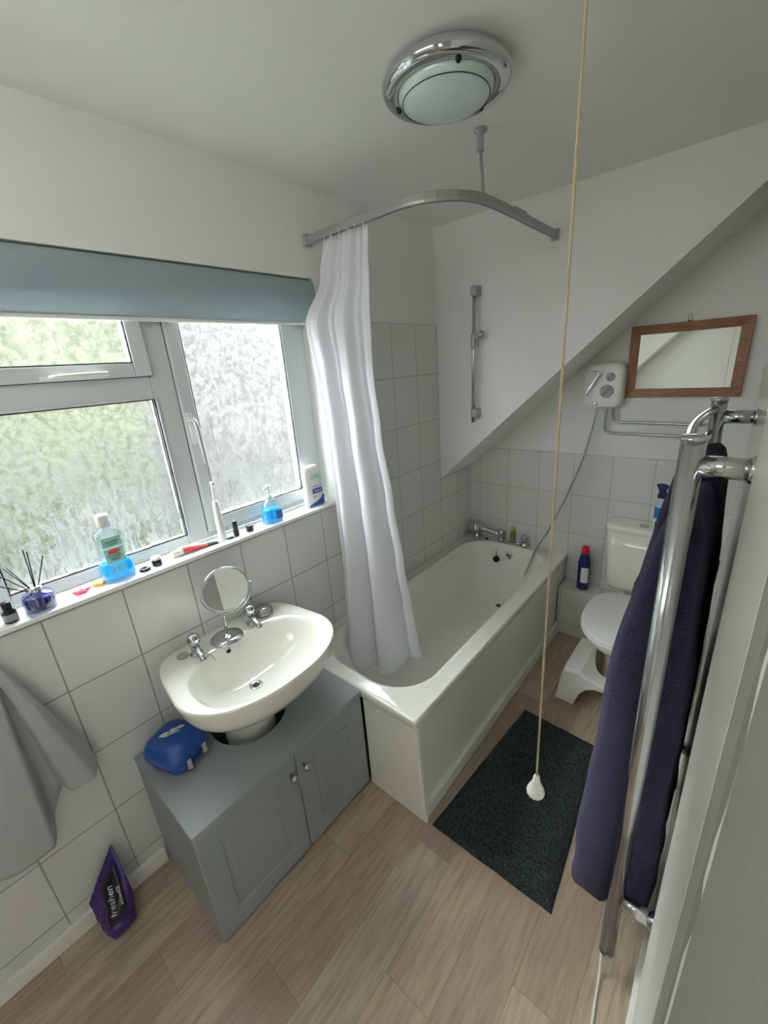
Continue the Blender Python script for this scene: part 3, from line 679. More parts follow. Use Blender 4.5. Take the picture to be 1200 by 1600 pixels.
for s in (1, -1):
    G().tube([mc + uu * s * R0, mc + uu * s * (R0 + .020)], .0028, 8).obj('pivot_screw', M_chrome, sm, smooth=True)
sd = thing('soap_dish', (.082, .885, ZS), 'clear glass dome soap dish at the right end of the basin', 'soap dish')
G().lathe([(.030, 0), (.036, .004), (.037, .016), (.033, .028), (.022, .036), (.004, .039)], (.082, .885, ZS), n=28).obj('dish', clear('soap_glass', (214, 214, 206), .80), sd, smooth=True)
G().lathe([(.024, .003), (.024, .014), (.016, .020)], (.082, .885, ZS), n=20).obj('soap', M_label, sd, smooth=True)

# blue case
bc = thing('storage_case', (.155, .455, CH), 'deep blue zip-shaped plastic case with worn white print', 'case')
bc['label'] = 'deep blue rounded plastic case on the cabinet, white print worn away'
th = RD(20)
def rr_w(hx, hy, r, z, cx=.140, cy=.450, sk=0):
    o = []; hx *= 1.06; hy *= 1.06; z = CH + (z - CH) * 1.15
    for x, y, _ in rrect(0, 0, hx, hy, r, 8):
        o.append((cx + x * cos(th) - y * sin(th) + sk, cy + x * sin(th) + y * cos(th), z))
    return o
G().loft([rr_w(.060, .052, .03, CH + .001), rr_w(.068, .060, .036, CH + .012), rr_w(.074, .066, .04, CH + .040)]).obj('base', M_blue, bc, smooth=True)
G().loft([rr_w(.078, .070, .042, CH + .040), rr_w(.080, .072, .042, CH + .048), rr_w(.079, .071, .042, CH + .062), rr_w(.072, .064, .04, CH + .078), rr_w(.058, .050, .036, CH + .086), rr_w(.03, .025, .02, CH + .088)]).obj('lid', M_blue, bc, smooth=True)
for s in (-.032, .032):
    x, y = .082, s
    px, py = (.137 + x * cos(th) - y * sin(th)), .452 + x * sin(th) + y * cos(th)
    g = G(); px += .006; g.box(px - .004, px + .004, py - .007, py + .007, CH + .020, CH + .056); g.obj('clasp', M_plgrey, bc, bev=.002)
def blob(cx, cy, a, b, seed, z, rot):
    pts = []
    for i in range(26):
        t = 2 * pi * i / 26; r = 1 + .42 * noise.noise(Vector((cos(t) * 2 + seed, sin(t) * 2, seed)))
        x, y = a * r * cos(t), b * r * sin(t); pts.append((cx + x * cos(rot) - y * sin(rot), cy + x * sin(rot) + y * cos(rot)))
    return pts
g = G()
for (dx, dy, a, b, sd_) in ((-.018, -.022, .017, .010, 1), (-.008, -.002, .015, .007, 5), (-.018, .006, .012, .005, 11), (-.010, .024, .012, .006, 8), (.0, .012, .006, .004, 3)):
    g.prism(blob(.136 + dx, .456 + dy, a, b, sd_, 0, RD(62)), 'z', CH + .0990, CH + .1018)
g.obj('worn_print', M_print, bc)

# ================================================================== TOILET
tl = thing('toilet', (1.13, 2.35, 0), 'white close-coupled toilet with closed lid beside the bath', 'toilet')
TX = 1.125
def egg(cx, a, yf, yb, z, n=2.2, ym_=None):
    o = []; ym_ = ym_ if ym_ is not None else yf + (yb - yf) * .52
    for i in range(48):
        t = 2 * pi * i / 48; c, d = cos(t), sin(t); nn = n if d < 0 else 3.2
        y = (yb - ym_) * abs(d) ** (2 / nn) if d >= 0 else -(ym_ - yf) * abs(d) ** (2 / nn)
        o.append((cx + a * (1 if c >= 0 else -1) * abs(c) ** (2 / nn), ym_ + y, z))
    return o
G().loft([egg(TX, .105, 2.17, 2.535, .0), egg(TX, .10, 2.18, 2.535, .04), egg(TX, .095, 2.19, 2.53, .16), egg(TX, .11, 2.14, 2.53, .24), egg(TX, .155, 2.03, 2.53, .32), egg(TX, .178, 1.985, 2.53, .37), egg(TX, .182, 1.975, 2.53, .395), egg(TX, .17, 1.99, 2.52, .398)]).obj('bowl', M_ceramic, tl, smooth=True)
G().loft([egg(TX, .185, 1.965, 2.46, .400), egg(TX, .190, 1.960, 2.465, .404), egg(TX, .190, 1.960, 2.465, .412), egg(TX, .186, 1.965, 2.46, .416)]).obj('seat', M_plwhite, tl, smooth=True)
G().loft([egg(TX, .184, 1.966, 2.46, .418), egg(TX, .190, 1.961, 2.465, .422), egg(TX, .189, 1.962, 2.464, .430), egg(TX, .180, 1.972, 2.455, .437), egg(TX, .10, 2.06, 2.38, .443)]).obj('lid', M_plwhite, tl, smooth=True)
for s in (-.07, .07): G().lathe([(.012, 0), (.012, .03), (.008, .034)], (TX + s, 2.475, .400), n=14).obj('hinge', M_plwhite, tl, smooth=True)
ci = [rrect(TX, 2.595, hx, hy, .045, 8, z) for hx, hy, z in ((.160, .070, .415), (.172, .078, .440), (.184, .081, .62), (.190, .082, .765))]
G().loft(ci).obj('cistern', M_ceramic, tl, smooth=True)
G().loft([rrect(TX, 2.593, hx, hy, .045, 8, z) for hx, hy, z in ((.190, .081, .766), (.198, .083, .771), (.198, .083, .790), (.193, .079, .799), (.17, .06, .802))]).obj('cistern_lid', M_ceramic, tl, smooth=True)
fb = G().lathe([(.024, 0), (.024, .004), (.020, .006), (.003, .006)], (1.105, 2.575, .801), n=26).obj('flush_button', M_chrome, tl, smooth=True)

stl = thing('toilet_stool', (1.12, 2.1, 0), 'white moulded squatting stool tucked round the toilet base', 'stool')
g = G(); XL, XRr = .905, 1.345
def sx(x): return x
# curved top sheet with U cut out
top = []; bot = []
ns = 33
for i in range(ns):
    t = i / (ns - 1); x = .925 + (1.325 - .925) * t
    m_ = abs(t - .5) * 2
    zt_ = .205 - .045 * max(0, 1 - (m_ / .62) ** 2) ** .8 if m_ < .62 else .205
    yb = 2.08 + (.20 if m_ > .60 else .20 * (m_ / .60) ** 5)
    yf = 2.005 - .012 * m_
    top.append((x, yf, yb, zt_))
rows = []
for (x, yf, yb, z) in top:
    rows.append([(x, yf - .012, z - .03), (x, yf - .006, z - .008), (x, yf + .004, z), (x, (yf + yb) / 2, z), (x, yb - .006, z), (x, yb, z - .008), (x, yb, z - .026), (x, (yf + yb) / 2, z - .022), (x, yf + .01, z - .026)])
g.loft(rows)
# front wall with arch
arch = [(.890, 0), (.982, 0), (.990, .03), (1.005, .075), (1.03, .108), (1.07, .128), (1.125, .134), (1.18, .128), (1.22, .108), (1.245, .075), (1.26, .03), (1.268, 0), (1.360, 0), (1.352, .05), (1.345, .12), (1.336, .17), (1.322, .198), (1.27, .192), (1.22, .168), (1.17, .156), (1.08, .156), (1.03, .168), (.98, .192), (.928, .198), (.914, .17), (.905, .12), (.898, .05)]
ring0 = [(x, 1.975 + .10 * z, z) for x, z in arch]; ring1 = [(x, 1.990 + .10 * z, z) for x, z in arch]
bmv = ring0 + ring1; nA = len(arch)
g.add(bmv, [(i, (i + 1) % nA, (i + 1) % nA + nA, i + nA) for i in range(nA)])
capf = [(0, 1, 2, 26), (26, 2, 3, 25), (25, 3, 4, 24), (24, 4, 23), (4, 22, 23), (4, 5, 21, 22), (5, 6, 20, 21), (6, 7, 19, 20), (7, 8, 18, 19), (8, 17, 18), (8, 16, 17), (8, 9, 15, 16), (9, 10, 14, 15), (10, 11, 13, 14), (11, 12, 13)]
k0 = len(g.v) - 2 * nA
for f in capf: g.f.append(tuple(k0 + i for i in f)); g.f.append(tuple(k0 + i + nA for i in f[::-1]))
for s, xo in ((1, .890), (-1, 1.360)):
    g.loft([[(xo + s * (.24 * z * .6 if z < .1 else .144 * .1 + (z - .1) * .16), y, z) for y in (1.982 + .1 * z, 2.28 - .08 * z)] + [(xo + s * (.016 + (.24 * z * .6 if z < .1 else .144 * .1 + (z - .1) * .16)), y, z) for y in (2.28 - .08 * z, 1.982 + .1 * z)] for z in (0, .05, .1, .15, .198)])
g.obj('body', M_plwhite, stl, bev=.004)

tc = thing('cleaner_bottle', (.82, 2.60, .322), 'navy toilet cleaner bottle with red cap on the tiled ledge', 'bottle')
G().loft([[(.820 + a * cos(2 * pi * i / 28), 2.60 + b * sin(2 * pi * i / 28), z) for i in range(28)] for a, b, z in ((.030, .024, .3235), (.034, .027, .330), (.034, .027, .46), (.035, .028, .49), (.030, .026, .525), (.022, .022, .555), (.020, .020, .565))]).obj('body', M_navy, tc, smooth=True)
G().lathe([(.023, 0), (.024, .004), (.021, .034), (.016, .043), (.004, .046)], (.820, 2.60, .563), n=24).obj('cap', M_red, tc, smooth=True)
G().loft([[(.824 + .0346 * sin(a), 2.60 - .0276 * cos(a), z) for a in (-.5, -.3, -.1, .1, .3, .5, .7, .9)] for z in (.375, .475)], closed=False).obj('label', M_label, tc, solid=.0008)
af = thing('air_freshener', (1.155, 2.59, .802), 'blue and white air freshener can with navy trigger on the cistern', 'spray can')
G().lathe([(.027, 0), (.028, .004), (.028, .155), (.024, .168)], (1.165, 2.59, .803), n=28).obj('can', plain('can_paleblue', (176, 204, 226), .3), af, smooth=True)
G().lathe([(.0284, .055), (.0284, .115)], (1.165, 2.59, .803), n=28, cap=False).obj('label', M_labelblue, af, smooth=True)
G().lathe([(.0284, .006), (.0284, .050)], (1.165, 2.59, .803), n=28, cap=False).obj('label', M_label, af, smooth=True)
g = G(); g.box(1.150, 1.172, 2.5605, 2.5625, .815, .845); g.obj('printed_panel', M_ink, af)
G().loft([[(1.165 + dx + a * cos(2 * pi * i / 20), 2.59 + b * sin(2 * pi * i / 20), .803 + z) for i in range(20)] for a, b, z, dx in ((.026, .026, .150, 0), (.025, .025, .170, .0), (.018, .020, .190, -.003), (.017, .019, .205, -.005), (.028, .020, .222, -.004), (.026, .018, .232, -.008), (.012, .01, .236, -.012))]).obj('trigger_cap', M_navy, af, smooth=True)

# bath mat
bm = G(); MN = 44; MM = 66
mc4 = [Vector((.742, 1.052, 0)), Vector((1.200, 1.057, 0)), Vector((1.151, 1.785, 0)), Vector((.800, 1.804, 0))]
V = []; F = []
for j in range(MM + 1):
    for i in range(MN + 1):
        u, v = i / MN, j / MM
        p = mc4[0].lerp(mc4[1], u).lerp(mc4[3].lerp(mc4[2], u), v)
        e = min(u, 1 - u, v, 1 - v); zt = .016 * min(1, e * 14) ** .5 + .0035 * noise.noise(Vector((p.x * 60, p.y * 60, 0))) * min(1, e * 10) + .0015
        V.append((p.x + .004 * noise.noise(Vector((v * 6, 0, 1))), p.y + .003 * noise.noise(Vector((u * 6, 0, 2))), max(zt, .001)))
F = [(j * (MN + 1) + i, j * (MN + 1) + i + 1, (j + 1) * (MN + 1) + i + 1, (j + 1) * (MN + 1) + i) for j in range(MM) for i in range(MN)]
o = mk('bath_mat', V, F, M_rug, None, smooth=True); tag(o, 'dark green chenille bath mat on the wood floor beside the bath', 'bath mat')
sl = o.modifiers.new('solid', 'SOLIDIFY'); sl.thickness = .001; sl.offset = -1

# ================================================================== TOWEL RAIL
tr = thing('towel_rail', (1.36, 1.33, .1), 'chrome ladder towel rail mounted on the right wall', 'towel rail')
PX = 1.361
for y in (1.035, 1.665):
    p_ = G().tube([(PX, y, .075), (PX, y, 1.552)], .0195, 28).obj('post', M_chrome2, tr, smooth=True)
    G().lathe([(.0215, -.002), (.0220, .002), (.018, .006), (.004, .007)], (PX, y, 1.552), n=28).obj('end_cap', M_chrome, p_, smooth=True)
    G().lathe([(.020, 0), (.0185, -.008), (.006, -.012)], (PX, y, .077), n=28).obj('end_cap', M_chrome, p_, smooth=True)
    for z in (1.505, .315):
        G().tube([(PX + .015, y, z), (XR - .008, y, z)], .019, 22).obj('wall_stub', M_chrome, tr, smooth=True)
        G().lathe([(.0235, 0), (.0235, .006), (.020, .009)], (XR, y, z), ax=(-1, 0, 0), n=24).obj('wall_flange', M_chrome, tr, smooth=True)
for z in (1.528, 1.462, 1.405, 1.30, 1.20, 1.10, 1.00, .88, .78, .68, .56, .48, .40, .20, .14):
    bow = .020 if z > 1.5 else .012
    G().tube([(PX - .006 - bow * sin(pi * k / 16), 1.045 + .61 * k / 16, z + .0 * k) for k in range(17)], .011, 14).obj('crossbar', M_chrome, tr, smooth=True)
# towels
def towel(name, y0, y1, outer_p, inner_p, label, ny=26, amp=.006, seed=0):
    rings = []
    for j in range(ny + 1):
        t = j / ny; y = y0 + (y1 - y0) * t
        e = min(t, 1 - t); k = min(1, (e / .13)) ** .5 if e < .13 else 1
        o_ = spline([Vector((a, 0, b)) for a, b in outer_p], 3); i_ = spline([Vector((a, 0, b)) for a, b in inner_p], 3)
        mid = []
        m = len(o_)
        ring = []
        for q, (arr, sgn) in enumerate(((o_, 1), (i_, -1))):
            for s_i, p in enumerate(arr):
                fr_ = s_i / (len(arr) - 1); op = (i_ if q == 0 else o_)[min(int((1 - fr_) * (m - 1)), m - 1)]
                c = (p + op) / 2; pp_ = c + (p - c) * (.60 + .40 * k)
                nz = amp * 1.6 * noise.noise(Vector((p.x * 9 + seed, y * 14, p.z * 4))) + amp * .5 * noise.noise(Vector((p.x * 30, y * 32 + seed, p.z * 12)))
                ring.append((pp_.x + nz, y + amp * .8 * noise.noise(Vector((fr_ * 7, seed, q))) * (1 - k + .3), pp_.z + nz * .6))
        rings.append(ring)
    o = G().loft(rings).obj(name, M_tnavy, None, smooth=True); tag(o, label, 'towel', 'navy towels on the rail'); return o
op1 = [(1.230, .205), (1.232, .255), (1.240, .268), (1.233, .282), (1.233, .330), (1.241, .342), (1.236, .40), (1.250, .65), (1.262, .87), (1.280, 1.10), (1.308, 1.28), (1.338, 1.38), (1.362, 1.408), (1.388, 1.395), (1.408, 1.32), (1.418, 1.15), (1.428, .9), (1.432, .6), (1.434, .40), (1.428, .345), (1.434, .33), (1.434, .29), (1.428, .28), (1.434, .235)]
ipa = [(1.360, .225), (1.360, .6), (1.364, .9), (1.372, 1.15), (1.370, 1.27), (1.362, 1.325), (1.354, 1.29), (1.350, 1.15), (1.351, .9), (1.353, .6), (1.353, .40), (1.350, .20)]
def resample(p, n):
    q = spline([Vector((a, 0, b)) for a, b in p], 12); L = [0]
    for a, b in zip(q, q[1:]): L.append(L[-1] + (b - a).length)
    o = []
    for k in range(n):
        d = L[-1] * k / (n - 1); i = max(i for i, l in enumerate(L) if l <= d + 1e-9); i = min(i, len(q) - 2)
        f = (d - L[i]) / (L[i + 1] - L[i]); v = q[i].lerp(q[i + 1], f); o.append((v.x, v.z))
    return o
NR = 36
op1 = resample(op1, NR); ip1 = resample(ipa, NR)
T1 = towel('navy_towel', 1.068, 1.350, op1, ip1, 'thick navy bath towel hanging nearest the camera on the chrome rail', seed=1, ny=34)
op2 = [(a - (.014 if a < 1.36 else -.002), b + .04 if b > 1 else b + .10) for a, b in op1]
ip2 = [(a, b + .04 if b > 1 else b + .10) for a, b in ip1]
T2 = towel('navy_towel', 1.362, 1.640, op2, ip2, 'navy towel hanging further along the rail, behind the nearest towel', seed=5, ny=34)
cbl = G().tube(spline([(1.352, 1.035, .070), (1.350, 1.03, .045), (1.356, 1.00, .010), (1.362, .93, .005), (1.372, .80, .005), (1.38, .5, .005)], 8), .0032, 8).obj('power_cable', M_plwhite, smooth=True)
tag(cbl, 'white cable running down from the foot of the chrome towel rail', 'cable')

# ================================================================== LEFT WALL THINGS
hk = G().lathe([(.014, 0), (.014, .004), (.005, .008), (.005, .030), (.008, .034), (.003, .038)], (.006, .128, 1.062), ax=(1, 0, 0), n=16).obj('towel_hook', M_dark, smooth=True)
tag(hk, 'small black hook on the tiled wall holding the grey towel', 'hook')
V = []; NUg, NVg = 90, 50
for j in range(NVg + 1):
    s = j / NVg
    for i in range(NUg + 1):
        t = i / NUg
        Wd = .035 + .375 * s ** .9
        y = .128 + (t - .68) * Wd
        # folds: left flap forward, dark valley, right flap
        f = [(0, .9), (.25, .7), (.45, 1.0), (.60, .95), (.66, .15), (.76, .10), (.82, .75), (.93, .8), (1, .35)]
        for (a, fa), (b, fb_) in zip(f, f[1:]):
            if a <= t <= b: q = (t - a) / (b - a); q = q * q * (3 - 2 * q); fv = fa + (fb_ - fa) * q; break
        x = .018 + .095 * fv * (s ** .7) + .022 * (1 - s)
        zb = .475 if t < .64 else .475 + .12 * min(1, (t - .64) / .14) ** .7
        if t > .93: zb += .03 * ((t - .93) / .07) ** 2
        z = 1.050 + (zb - 1.050) * s
        V.append((x + .003 * noise.noise(Vector((t * 8, s * 5, 0))), y, z))
F = [(j * (NUg + 1) + i, j * (NUg + 1) + i + 1, (j + 1) * (NUg + 1) + i + 1, (j + 1) * (NUg + 1) + i) for j in range(NVg) for i in range(NUg)]
tag(mk('hand_towel', V, F, M_tgrey, None, smooth=True, solid=.009), 'light grey hand towel hanging in folds on the tiled wall', 'towel')

# purple pouch
pu = thing('refill_pouch', (.09, .155, 0), 'crumpled purple and black refill pouch leaning on the skirting', 'pouch')
A, B_ = Vector((.034, .212, .268)), Vector((.034, .108, .112))
C_, D_ = Vector((.125, .128, .004)), Vector((.115, .200, .004))
rings = []
for j in range(41):
    s = j / 40; L_ = B_.lerp(C_, s) + Vector((0, -.0, 0)); R_ = A.lerp(D_, s) + Vector((.045, .006, 0)) * sin(pi * s) * .9
    L_ = L_ + Vector((.012, -.004, -.01)) * sin(pi * s); ctr = (L_ + R_) / 2; th_ = .003 + .030 * sin(min(1, s * 1.25) * pi / 2) ** 1.5
    r = []; nr = (R_ - L_).cross(Vector((C_ - B_))).normalized()
    for k in range(48):
        a = 2 * pi * k / 48
        p = ctr + (R_ - L_) / 2 * cos(a) + nr * th_ * sin(a)
        p += nr * .012 * s * noise.noise(Vector((cos(a) * 4.5, s * 9, 1))) + nr * .006 * abs(noise.noise(Vector((cos(a) * 9 + s * 7, s * 12, 4))))
        p.z = max(p.z, .003); p.x = max(p.x, .028); r.append(p)
    rings.append(r)
pf = G().loft(rings).obj('film', M_purple, pu, smooth=True)
nr = (A - B_).cross(C_ - B_).normalized()
if nr.x < 0: nr = -nr
def on(s, t, lift=.036):
    L_ = B_.lerp(C_, s) + Vector((.012, -.004, -.01)) * sin(pi * s); R_ = A.lerp(D_, s) + Vector((.045, .006, 0)) * sin(pi * s) * .9
    th_ = .003 + .030 * sin(min(1, s * 1.25) * pi / 2) ** 1.5
    c = (t - .5) * 2
    return L_.lerp(R_, t) + nr * (th_ * max(0, 1 - c * c) ** .5 + .0075)
Vp = [on(.12 + .55 * j / 10, .42 + .50 * i / 8) for j in range(11) for i in range(9)]
mk('dark_panel', Vp, [(j * 9 + i, j * 9 + i + 1, (j + 1) * 9 + i + 1, (j + 1) * 9 + i) for j in range(10) for i in range(8)], M_pblack, pu, smooth=True, solid=.0006)
def pouch_text(body, s0, t0, s1, t1, size):
    a, b = on(s0, t0), on(s1, t1); up = (on(min(.98, s0), .95) - on(s0, .4)); n = nr
    r = (b - a).normalized(); u = n.cross(r)
    text('print', body, size, frame_m((a + b) / 2 + n * .004, r, u), M_print, pu)
pouch_text('freshen', .62, .62, .20, .70, .030)
pouch_text('scents', .62, .84, .28, .86, .024)

# ================================================================== WINDOW SILL THINGS
ZI = 1.1215
def px_(x): return x
dp = thing('dropper_bottle', (-.02, .203, ZI), 'small amber-black dropper bottle at the left end of the sill', 'bottle')
dp['label'] = 'small dark bottle with black cap left of the reed diffuser'
G().lathe([(.0150, 0), (.0158, .003), (.0158, .030), (.008, .038), (.008, .042)], (-.015, .206, ZI), n=24).obj('body', M_dark, dp, smooth=True)
G().lathe([(.0162, .006), (.0162, .026)], (-.015, .206, ZI), n=24, cap=False).obj('label', plain('grey_label', (150, 154, 156), .5), dp, smooth=True)
G().lathe([(.011, .040), (.011, .056), (.008, .060)], (-.015, .206, ZI), n=24).obj('cap', M_dark, dp, smooth=True)
rd = thing('reed_diffuser', (-.028, .275, ZI), 'round blue glass reed diffuser with black sticks on the sill', 'reed diffuser')
RC = (-.028, .275, ZI)
G().lathe([(.034, 0), (.037, .004), (.037, .042), (.033, .050), (.016, .054), (.014, .058)], RC, n=36).obj('glass', clear('diffuser_glass', (200, 210, 245), .88), rd, smooth=True)
G().lathe([(.033, .003), (.0352, .006), (.0352, .038), (.01, .0385)], RC, n=36).obj('liquid', M_darkliq, rd, smooth=True)
G().lathe([(.0165, .052), (.017, .056), (.017, .070), (.012, .0715)], RC, n=28).obj('collar', M_chrome, rd, smooth=True)
for dx, dy in ((-.02, -.062), (-.008, -.045), (.004, -.040), (-.006, .006), (.004, .012), (-.004, .042), (.012, -.078)):
    G().tube([(RC[0] + dx * .1, RC[1] + dy * .1, ZI + .055), (RC[0] + dx, RC[1] + dy, ZI + .185 - abs(dy) * .9)], .0015, 6).obj('reed', M_dark, rd)
# pink star, orange clip
def clipm(name, y, x, m, label, rot, r=.011):
    pts = []
    for i in range(20):
        a = 2 * pi * i / 20; rr_ = r * (1.35 if i % 4 < 2 else .7)
        pts.append((x + rr_ * cos(a + rot), y + rr_ * 1.5 * sin(a + rot)))
    o = thing(name, (x, y, ZI), label, 'hair clip')
    G().prism(pts, 'z', ZI + .002, ZI + .009).obj('body', m, o, bev=.0025)
    G().tube([(x - .004, y + .010, ZI + .005), (x - .008, y + .030, ZI + .004)], .0022, 8).obj('clasp', m, o, smooth=True)
clipm('hair_clip', .372, -.030, M_pink, 'pink plastic hair clip lying on the sill beside the orange one', .3)
clipm('hair_clip', .425, -.040, M_orange, 'orange plastic hair clip lying next to the mouthwash bottle', 1.2)

def bottle_rings(cx, cy, prof, n=5.0, N=40):
    out = []
    for hx, hy, z in prof:
        r = []
        for i in range(N):
            t = 2 * pi * i / N; c, d = cos(t), sin(t)
            r.append((cx + hx * (1 if d >= 0 else -1) * abs(d) ** (2 / n), cy + hy * (1 if c >= 0 else -1) * abs(c) ** (2 / n), ZI + z))
        out.append(r)
    return out
mw = thing('mouthwash_bottle', (-.045, .48, ZI), 'clear mouthwash bottle with blue liquid and white cap', 'bottle')
MX, MY = -.042, .482
G().loft(bottle_rings(MX, MY, [(.024, .043, 0), (.026, .046, .004), (.026, .046, .045), (.0245, .038, .070), (.024, .036, .10), (.024, .038, .150), (.022, .036, .162), (.014, .015, .172), (.013, .0135, .180)])).obj('body', M_clear, mw, smooth=True)
G().loft(bottle_rings(MX, MY, [(.022, .041, .003), (.0245, .0445, .006), (.0245, .0445, .045), (.0235, .038, .058), (.0225, .036, .060)])).obj('liquid', M_liquid, mw, smooth=True)
G().lathe([(.0185, .178), (.0185, .212), (.0172, .216), (.004, .217)], (MX, MY, ZI), n=28).obj('cap', M_plwhite, mw, smooth=True)
LXf = MX + .0262
box('label', LXf - .002, LXf, MY - .027, MY + .027, ZI + .062, ZI + .112, M_teal, mw)
box('label', LXf - .002, LXf, MY - .027, MY + .027, ZI + .115, ZI + .147, M_teal, mw)
g = G(); g.prism([(p[1], p[2]) for p in [(0, MY + .018 * cos(a * pi / 10) , ZI + .100 + .007 * sin(a * pi / 10)) for a in range(20)]], 'x', LXf, LXf + .0008); g.obj('logo', M_inkred, mw)
text('print', 'COOL', .014, frame_m((LXf + .0006, MY, ZI + .086), (0, 1, 0), (0, 0, 1)), M_ink, mw)
text('print', 'MINT', .012, frame_m((LXf + .0006, MY, ZI + .074), (0, 1, 0), (0, 0, 1)), M_ink, mw)
text('print', 'mouthwash', .008, frame_m((LXf + .0006, MY, ZI + .133), (0, 1, 0), (0, 0, 1)), M_ink, mw)
text('print', 'alcohol free', .006, frame_m((LXf + .0006, MY, ZI + .124), (0, 1, 0), (0, 0, 1)), M_ink, mw)
for i in range(6): box('print_bar', LXf - .0012, LXf - .0004, MY - .020 + i * .007, MY - .016 + i * .007, ZI + .030, ZI + .054, M_teal, mw)

lr = G().lathe([(.015, 0), (.017, .002), (.017, .007), (.014, .009), (.009, .009), (.008, .004)], (-.022, .552, ZI), n=28).obj('jar_lid', M_dark, smooth=True)
tag(lr, 'flat black lid lying on the sill beside the mouthwash', 'lid')
bj = thing('cream_jar', (-.025, .594, ZI), 'small black jar with white top on the sill before the toothpaste', 'jar')
G().lathe([(.0145, 0), (.0155, .003), (.0155, .022)], (-.028, .594, ZI), n=26).obj('body', M_dark, bj, smooth=True)
G().lathe([(.0160, .022), (.0160, .029), (.013, .031), (.002, .031)], (-.028, .594, ZI), n=26).obj('lid', M_label, bj, smooth=True)
tt = thing('toothpaste_tube', (-.035, .73, ZI), 'red and white toothpaste tube lying along the sill', 'toothpaste')
def tubr(y, hx, hz): return [(-.036 + hx * cos(2 * pi * i / 24), y, ZI + .0155 + hz * sin(2 * pi * i / 24) - (.0155 - hz) * .98) for i in range(24)]
G().loft([tubr(.672, .013, .0125), tubr(.676, .015, .0145), tubr(.70, .0165, .0135), tubr(.74, .018, .009), tubr(.79, .0195, .004), tubr(.815, .020, .0012)]).obj('tube', M_label, tt, smooth=True)
G().lathe([(.0105, 0), (.0115, -.003), (.0115, -.024), (.009, -.026)], (-.036, .672, ZI + .0125), ax=(0, 1, 0), n=22).obj('cap', M_plwhite, tt, smooth=True)
def tband(y0, y1, a0, a1, m, nm):
    rr_ = []
    for y in [y0 + (y1 - y0) * k / 8 for k in range(9)]:
        pts_ = [(.676, .015, .0145), (.70, .0165, .0135), (.74, .018, .009), (.79, .0195, .004), (.815, .020, .0012)]
        for (ya, xa, za), (yb_, xb, zb) in zip(pts_, pts_[1:]):
            if ya <= y <= yb_: q = (y - ya) / (yb_ - ya); hx, hz = xa + (xb - xa) * q, za + (zb - za) * q
        rr_.append([(-.036 + (hx + .0006) * cos(a), y, ZI + hz + (hz + .0006) * sin(a)) for a in [RD(a0 + (a1 - a0) * k / 8) for k in range(9)]])
    G().loft(rr_, closed=False).obj(nm, m, tt, smooth=True, solid=.0005)
tband(.684, .770, -30, 60, M_inkred, 'red_band'); tband(.772, .812, -30, 80, M_ink, 'dark_band')
tb = thing('electric_toothbrush', (-.03, .838, ZI), 'white electric toothbrush standing upright on the sill', 'toothbrush')
G().lathe([(.0135, 0), (.014, .004), (.0135, .08), (.012, .13), (.010, .155), (.006, .162)], (-.030, .838, ZI), n=24).obj('handle', M_plwhite, tb, smooth=True)
G().lathe([(.006, .160), (.0042, .175), (.0032, .22)], (-.030, .838, ZI), n=16).obj('neck', M_plwhite, tb, smooth=True)
g = G(); g.lathe([(.006, -.004), (.0065, .004), (.005, .006)], (-.028, .838, ZI + .226), ax=(1, 0, 0), n=18)
hd = g.obj('brush_head', M_plwhite, tb, smooth=True)
box('bristles', -.023, -.014, .833, .843, ZI + .221, ZI + .231, M_label, hd)
npb = thing('nail_varnish', (-.02, .893, ZI), 'tall black capped nail varnish bottle beside the toothbrush', 'bottle')
G().lathe([(.0095, 0), (.0105, .002), (.0105, .020), (.008, .024)], (-.022, .892, ZI), n=22).obj('bottle', M_dark, npb, smooth=True)
G().lathe([(.0095, .023), (.009, .060), (.007, .062)], (-.022, .892, ZI), n=22).obj('cap', M_dark, npb, smooth=True)
kp = G().prism([(p.x, p.y) for p in [Vector((-.018 + .008 * cos(a * pi / 8), .862 + .014 * sin(a * pi / 8), 0)) for a in range(16)]], 'z', ZI + .0002, ZI + .006).obj('teal_disc', plain('dark_teal', (24, 84, 88), .4), bev=.001)
tag(kp, 'flat dark teal disc lying at the foot of the toothbrush', 'disc')
bp = G().lathe([(.013, 0), (.0145, .002), (.0145, .022), (.012, .025), (.003, .026)], (-.020, .950, ZI), n=26).obj('black_pot', M_dark, smooth=True)
tag(bp, 'short black pot left of the blue hand wash', 'pot')
hw = thing('hand_wash', (-.035, 1.067, ZI), 'pump bottle of clear blue hand wash on the sill', 'soap dispenser')
HX, HY = -.030, 1.067
G().loft(bottle_rings(HX, HY, [(.025, .040, 0), (.028, .044, .004), (.027, .043, .03), (.024, .037, .060), (.022, .033, .082), (.014, .018, .095), (.011, .011, .102)], 3)).obj('body', M_clear, hw, smooth=True)
G().loft(bottle_rings(HX, HY, [(.024, .039, .002), (.0265, .0425, .005), (.0255, .0415, .03), (.0225, .0365, .056), (.0215, .034, .058)], 3)).obj('liquid', M_liquid, hw, smooth=True)
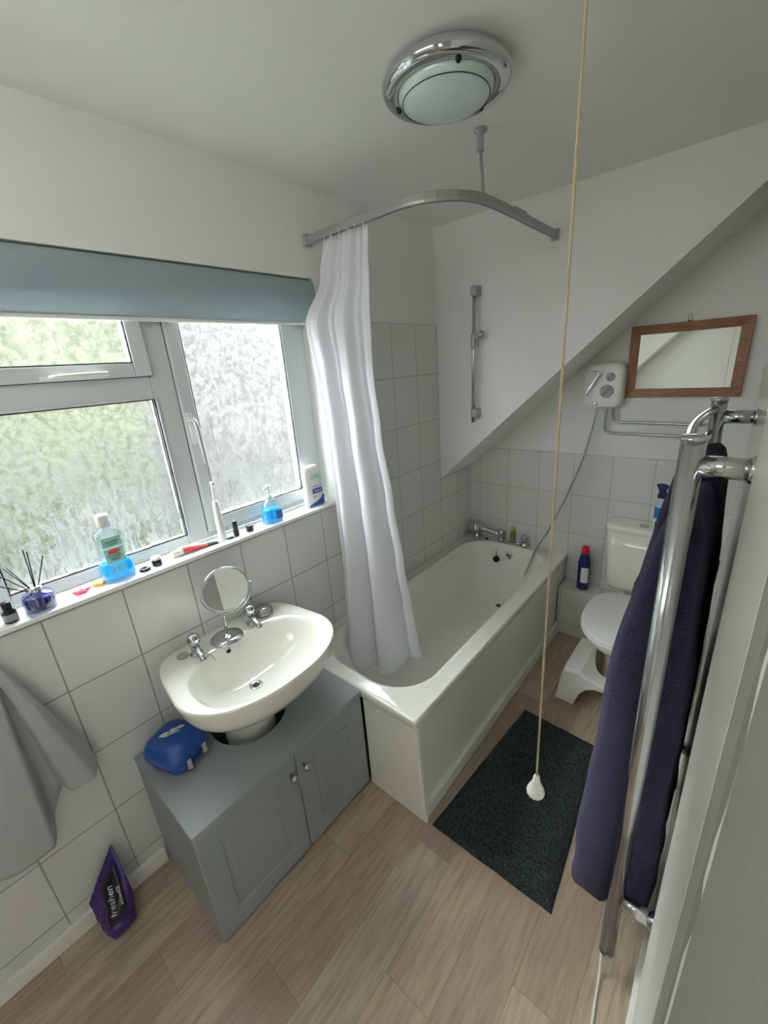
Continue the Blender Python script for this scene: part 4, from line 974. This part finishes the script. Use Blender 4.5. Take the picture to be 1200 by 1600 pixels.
pm = G(); pm.lathe([(.012, .100), (.013, .112), (.008, .118), (.004, .122), (.004, .145), (.010, .148), (.010, .156), (.003, .158)], (HX, HY, ZI), n=20)
pm.tube([(HX, HY, ZI + .152), (HX + .012, HY - .022, ZI + .150), (HX + .014, HY - .028, ZI + .146)], .0042, 8); pmp = pm.obj('pump', plain('pump_plastic', (206, 232, 230), .3), hw, smooth=True)
G().tube([(HX, HY, ZI + .10), (HX - .002, HY + .004, ZI + .01)], .0028, 8).obj('dip_tube', M_plwhite, pmp)
box('label', HX + .0262, HX + .0275, HY + .004, HY + .034, ZI + .012, ZI + .050, plain('handwash_label', (70, 110, 176), .4), hw)
lo = thing('lotion_bottle', (-.035, 1.298, ZI), 'white waisted lotion bottle with blue base at the right of the sill', 'bottle')
LX, LY = -.034, 1.298
def lrings(pr): return bottle_rings(LX, LY, pr, 2.8)
G().loft(lrings([(.018, .044, 0), (.021, .049, .004), (.021, .050, .030), (.021, .048, .060), (.020, .043, .090), (.020, .045, .115), (.021, .048, .140), (.020, .046, .170), (.017, .041, .183), (.010, .030, .189)])).obj('body', M_plwhite, lo, smooth=True)
xo = LX + .0216
g = G(); g.prism([(LY - .040, ZI + .004), (LY + .046, ZI + .004), (LY + .048, ZI + .045), (LY + .030, ZI + .034), (LY + .0, ZI + .022), (LY - .035, ZI + .013)], 'x', LX + .004, xo - .0002)
g.obj('blue_base', M_labelpurple, lo)
box('print_badge', xo - .002, xo + .0004, LY - .016, LY + .040, ZI + .062, ZI + .084, M_labelpurple, lo, bev=.0008)
text('print', 'Natural', .013, frame_m((xo + .0008, LY + .012, ZI + .073), (0, 1, 0), (0, 0, 1)), M_label, lo)
box('print_panel', xo - .003, xo + .0002, LY - .015, LY + .032, ZI + .128, ZI + .150, M_teal, lo, bev=.0005)
text('print', 'intensive', .008, frame_m((xo + .0008, LY + .005, ZI + .096), (0, 1, 0), (0, 0, 1)), M_ink, lo)
text('print', 'lotion', .008, frame_m((xo + .0008, LY - .008, ZI + .048), (0, 1, 0), (0, 0, 1)), M_ink, lo)
